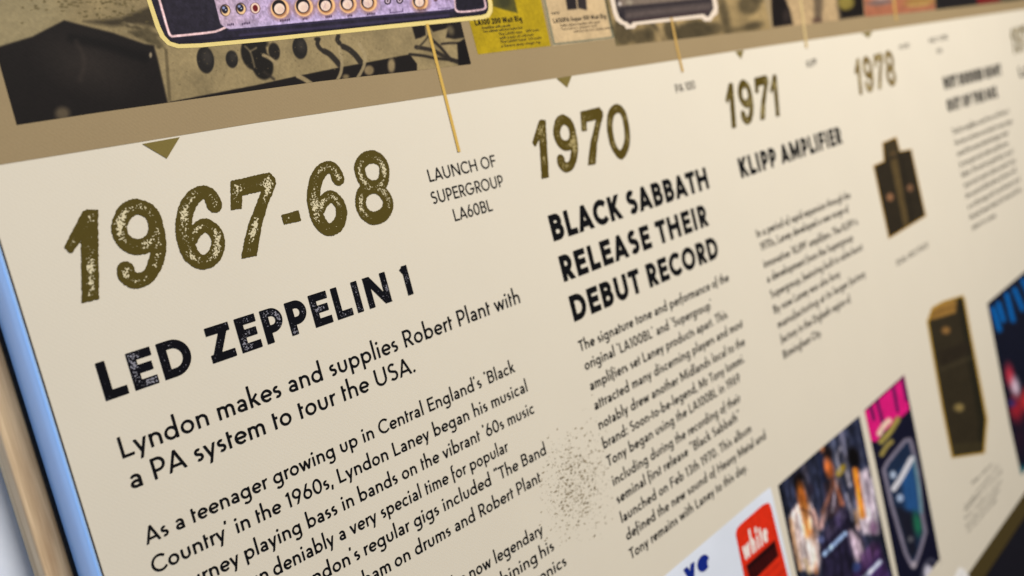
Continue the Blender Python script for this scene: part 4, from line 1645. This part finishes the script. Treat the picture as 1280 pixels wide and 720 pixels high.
# right figure
p.ell(1067, 572, 8, 14, (14, 11, 13), 5, 1, -10)
p.poly([(1070, 592), (1086, 584), (1096, 640), (1098, 668), (1078, 668), (1072, 640)], (206, 190, 204), 6)
p.line([(1069, 588), (1074, 620), (1078, 645)], 7, (218, 122, 34), 4, 1)
p.ell(1062, 612, 6, 18, (42, 44, 60), 5, 0.9, -12)
p.line([(1058, 590), (1062, 606)], 5, (196, 186, 196), 4, 0.7, curve=False)
p.line([(1087, 600), (1093, 640), (1096, 664)], 5, (222, 208, 220), 5, 0.8)
p.line([(1070, 640), (1072, 660)], 5, (190, 140, 90), 5, 0.7, curve=False)
# amplifiers in front
p.poly([(1030, 664), (1052, 634), (1062, 640), (1068, 700), (1070, 740), (1034, 760), (1024, 690)], (34, 30, 50), 4)
p.poly([(1030, 662), (1052, 634), (1058, 646), (1034, 676)], (92, 82, 112), 4, 0.7)
p.line([(1030, 693), (1056, 667)], 5.5, (150, 176, 220), 3, 1, curve=False)
p.poly([(1060, 664), (1072, 656), (1082, 700), (1070, 706)], (200, 176, 192), 6, 0.9)
p.poly([(1066, 712), (1098, 676), (1112, 720), (1120, 780), (1066, 800)], (62, 40, 84), 5, 0.95)
p.poly([(1074, 694), (1092, 676), (1100, 690), (1080, 712)], (104, 70, 118), 5, 0.8)
p.line([(1078, 724), (1100, 702)], 5, (182, 190, 222), 3, 1, curve=False)
p.ell(1070, 709, 5, 6, (72, 92, 160), 4, 0.9)
p.ell(1026, 674, 4, 5, (96, 104, 150), 3, 0.9)
p.line([(1064, 656), (1076, 672), (1080, 680)], 4, (44, 38, 54), 4, 0.9)
p.ell(1018, 690, 6, 20, (226, 206, 206), 5, 0.7, -10)
p.line([(1006, 700), (1012, 716)], 5, (228, 196, 150), 4, 0.8, curve=False)
p.line([(1000, 636), (1014, 644), (1020, 672)], 3, (70, 44, 40), 3, 0.6)
p.line([(1046, 600), (1040, 640)], 3, (214, 208, 226), 3, 0.5, curve=False)
p.line([(1084, 600), (1090, 650)], 2.5, (120, 100, 130), 3, 0.5, curve=False)
p.line([(1058, 618), (1066, 650)], 3, (206, 196, 210), 3, 0.6, curve=False)
p.line([(1004, 600), (1010, 628)], 2.5, (120, 110, 130), 3, 0.6, curve=False)
p.ell(1092, 660, 5, 8, (150, 90, 150), 5, 0.6)
p.ell(1046, 652, 8, 6, (60, 50, 84), 4, 0.6)
p.streak(26, 3.2, 0.34, 0.2, 31).streak(10, 2.2, 0.24, 0.2, 32)
p.grain(0.006, 0.10, 23).grain(0.003, 0.10, 24)
p.make('printed_photo', Y2, PANEL, 'blurred colour photo of three musicians on stage behind dark amplifiers')

# magenta and navy poster
PP = [(1080.4, 512.6), (1105, 490.5), (1130.0, 468.4), (1143, 533), (1155.8, 599), (1178.2, 717), foot(1178.2, 717), foot(1122.8, 722), (1122.8, 722), (1100, 606)]
p = Paint(PP, 0.0009, (20, 20, 40))
p.poly([(1078, 512), (1130, 466), (1136.5, 512), (1128, 521), (1120, 522), (1114, 532), (1104, 540), (1096, 552), (1088, 552)], (218, 28, 122), 2.0)
for a in ((1088, 508, 1092, 524), (1096, 500, 1103, 528), (1117, 486, 1122, 514), (1128, 474, 1133, 500)):
    p.line([(a[0], a[1]), (a[2], a[3])], 3.6, (64, 22, 74), 2.0, 0.9, curve=False)
p.line([(1080, 513), (1131, 468.5)], 3, (60, 18, 62), 2.5, 0.8, curve=False)
p.line([(1099, 542), (1104, 533), (1111, 526)], 7, (238, 206, 182), 3)
p.line([(1101, 552), (1112, 540), (1122, 524)], 7, (176, 158, 78), 3, 0.9)
p.line([(1102, 568), (1108, 558), (1114, 552)], 6, (166, 148, 76), 3, 0.9)
GT = [(1104.5, 587), (1109, 578), (1131, 551), (1137, 549.5), (1139.5, 556), (1147, 590), (1152, 640), (1156.5, 665), (1150, 688), (1144, 705), (1139.5, 707), (1132, 692), (1114, 630)]
p.poly(GT, (30, 44, 70), 3)
p.poly([(1124, 590), (1140, 574), (1148, 620), (1150, 640), (1132, 640)], (38, 84, 140), 8, 0.9)
p.ell(1146, 655, 6, 14, (34, 112, 78), 6, 0.9, -10)
p.poly([(1118, 632), (1140, 640), (1146, 690), (1138, 700), (1126, 660)], (26, 24, 34), 6, 0.8)
p.line(GT, 5.2, (122, 116, 134), 2.0, 1, curve=False, closed=True)
p.line([(1141, 572), (1148, 610), (1151, 640)], 4, (92, 150, 164), 3, 0.7)
p.line([(1117, 611), (1128, 594), (1139, 573.5)], 7, (214, 212, 220), 2.2)
p.ell(1116, 593.5, 4, 5, (172, 186, 210), 2.5)
p.ell(1125, 622.5, 4.4, 5, (158, 176, 206), 2.5)
p.ell(1138, 674, 3.6, 4, (88, 88, 96), 3)
p.ell(1142, 706, 3.4, 5, (170, 160, 172), 2.5)
p.line([(1151, 726), (1156, 706), (1166, 700), (1174, 722)], 4, (74, 74, 92), 2.5, 0.9)
p.ell(1161, 718, 6, 12, (206, 202, 216), 3, 1, -8)
p.grain(0.005, 0.06, 25)
p.make('printed_poster', Y2, PANEL, 'tall navy poster with a magenta top and a silver amplifier outline')

# white shape of the next print
p = Paint([(1188, 760), (1192, 722), (1199, 709), (1205, 711), (1213, 724), (1222, 760)], 0.0012, (246, 243, 240))
p.grain(0.008, 0.05, 26)
p.make('printed_poster', Y2, PANEL, 'white rounded print tip at the foot of the panel')

# navy and blue poster at the right edge
zt, zb = at(1234.0, 379.2)[1], at(1276.2, 594.5)[1]
xr = at(1255.0, 487.0)[0] + 0.26
RP = [(1234.0, 379.2), tuple(float(q) for q in to_px(xr, zt)), tuple(float(q) for q in to_px(xr, zb)), (1276.2, 594.5), (1262, 530), (1250, 465)]
p = Paint(RP, 0.0013, (18, 20, 36))
for a in ((1241, 386, 1249, 412), (1248, 380, 1254, 400), (1258, 368, 1266, 400), (1268, 362, 1278, 386), (1278, 350, 1288, 372), (1292, 345, 1302, 372)):
    p.line([(a[0], a[1]), (a[2], a[3])], 6, (0, 108, 196), 5, 0.95, curve=False)
p.line([(1236, 380), (1300, 324)], 5, (14, 22, 44), 4, 0.9, curve=False)
p.ell(1262, 470, 5, 14, (196, 52, 70), 6, 0.95, -8)
p.ell(1269, 484, 5, 12, (222, 196, 214), 6, 0.95, -8)
p.ell(1270, 512, 8, 16, (168, 34, 48), 8, 0.9, -10)
p.ell(1282, 500, 7, 14, (200, 48, 52), 7, 0.9)
p.ell(1264, 504, 5, 5, (40, 46, 110), 5, 0.8)
p.ell(1277, 590, 8, 8, (36, 110, 120), 7, 0.9)
p.ell(1275, 548, 8, 22, (44, 22, 36), 10, 0.7)
p.grain(0.006, 0.08, 27)
p.make('printed_poster', Y2, PANEL, 'dark navy poster with bright blue streaks cut off at the right edge')
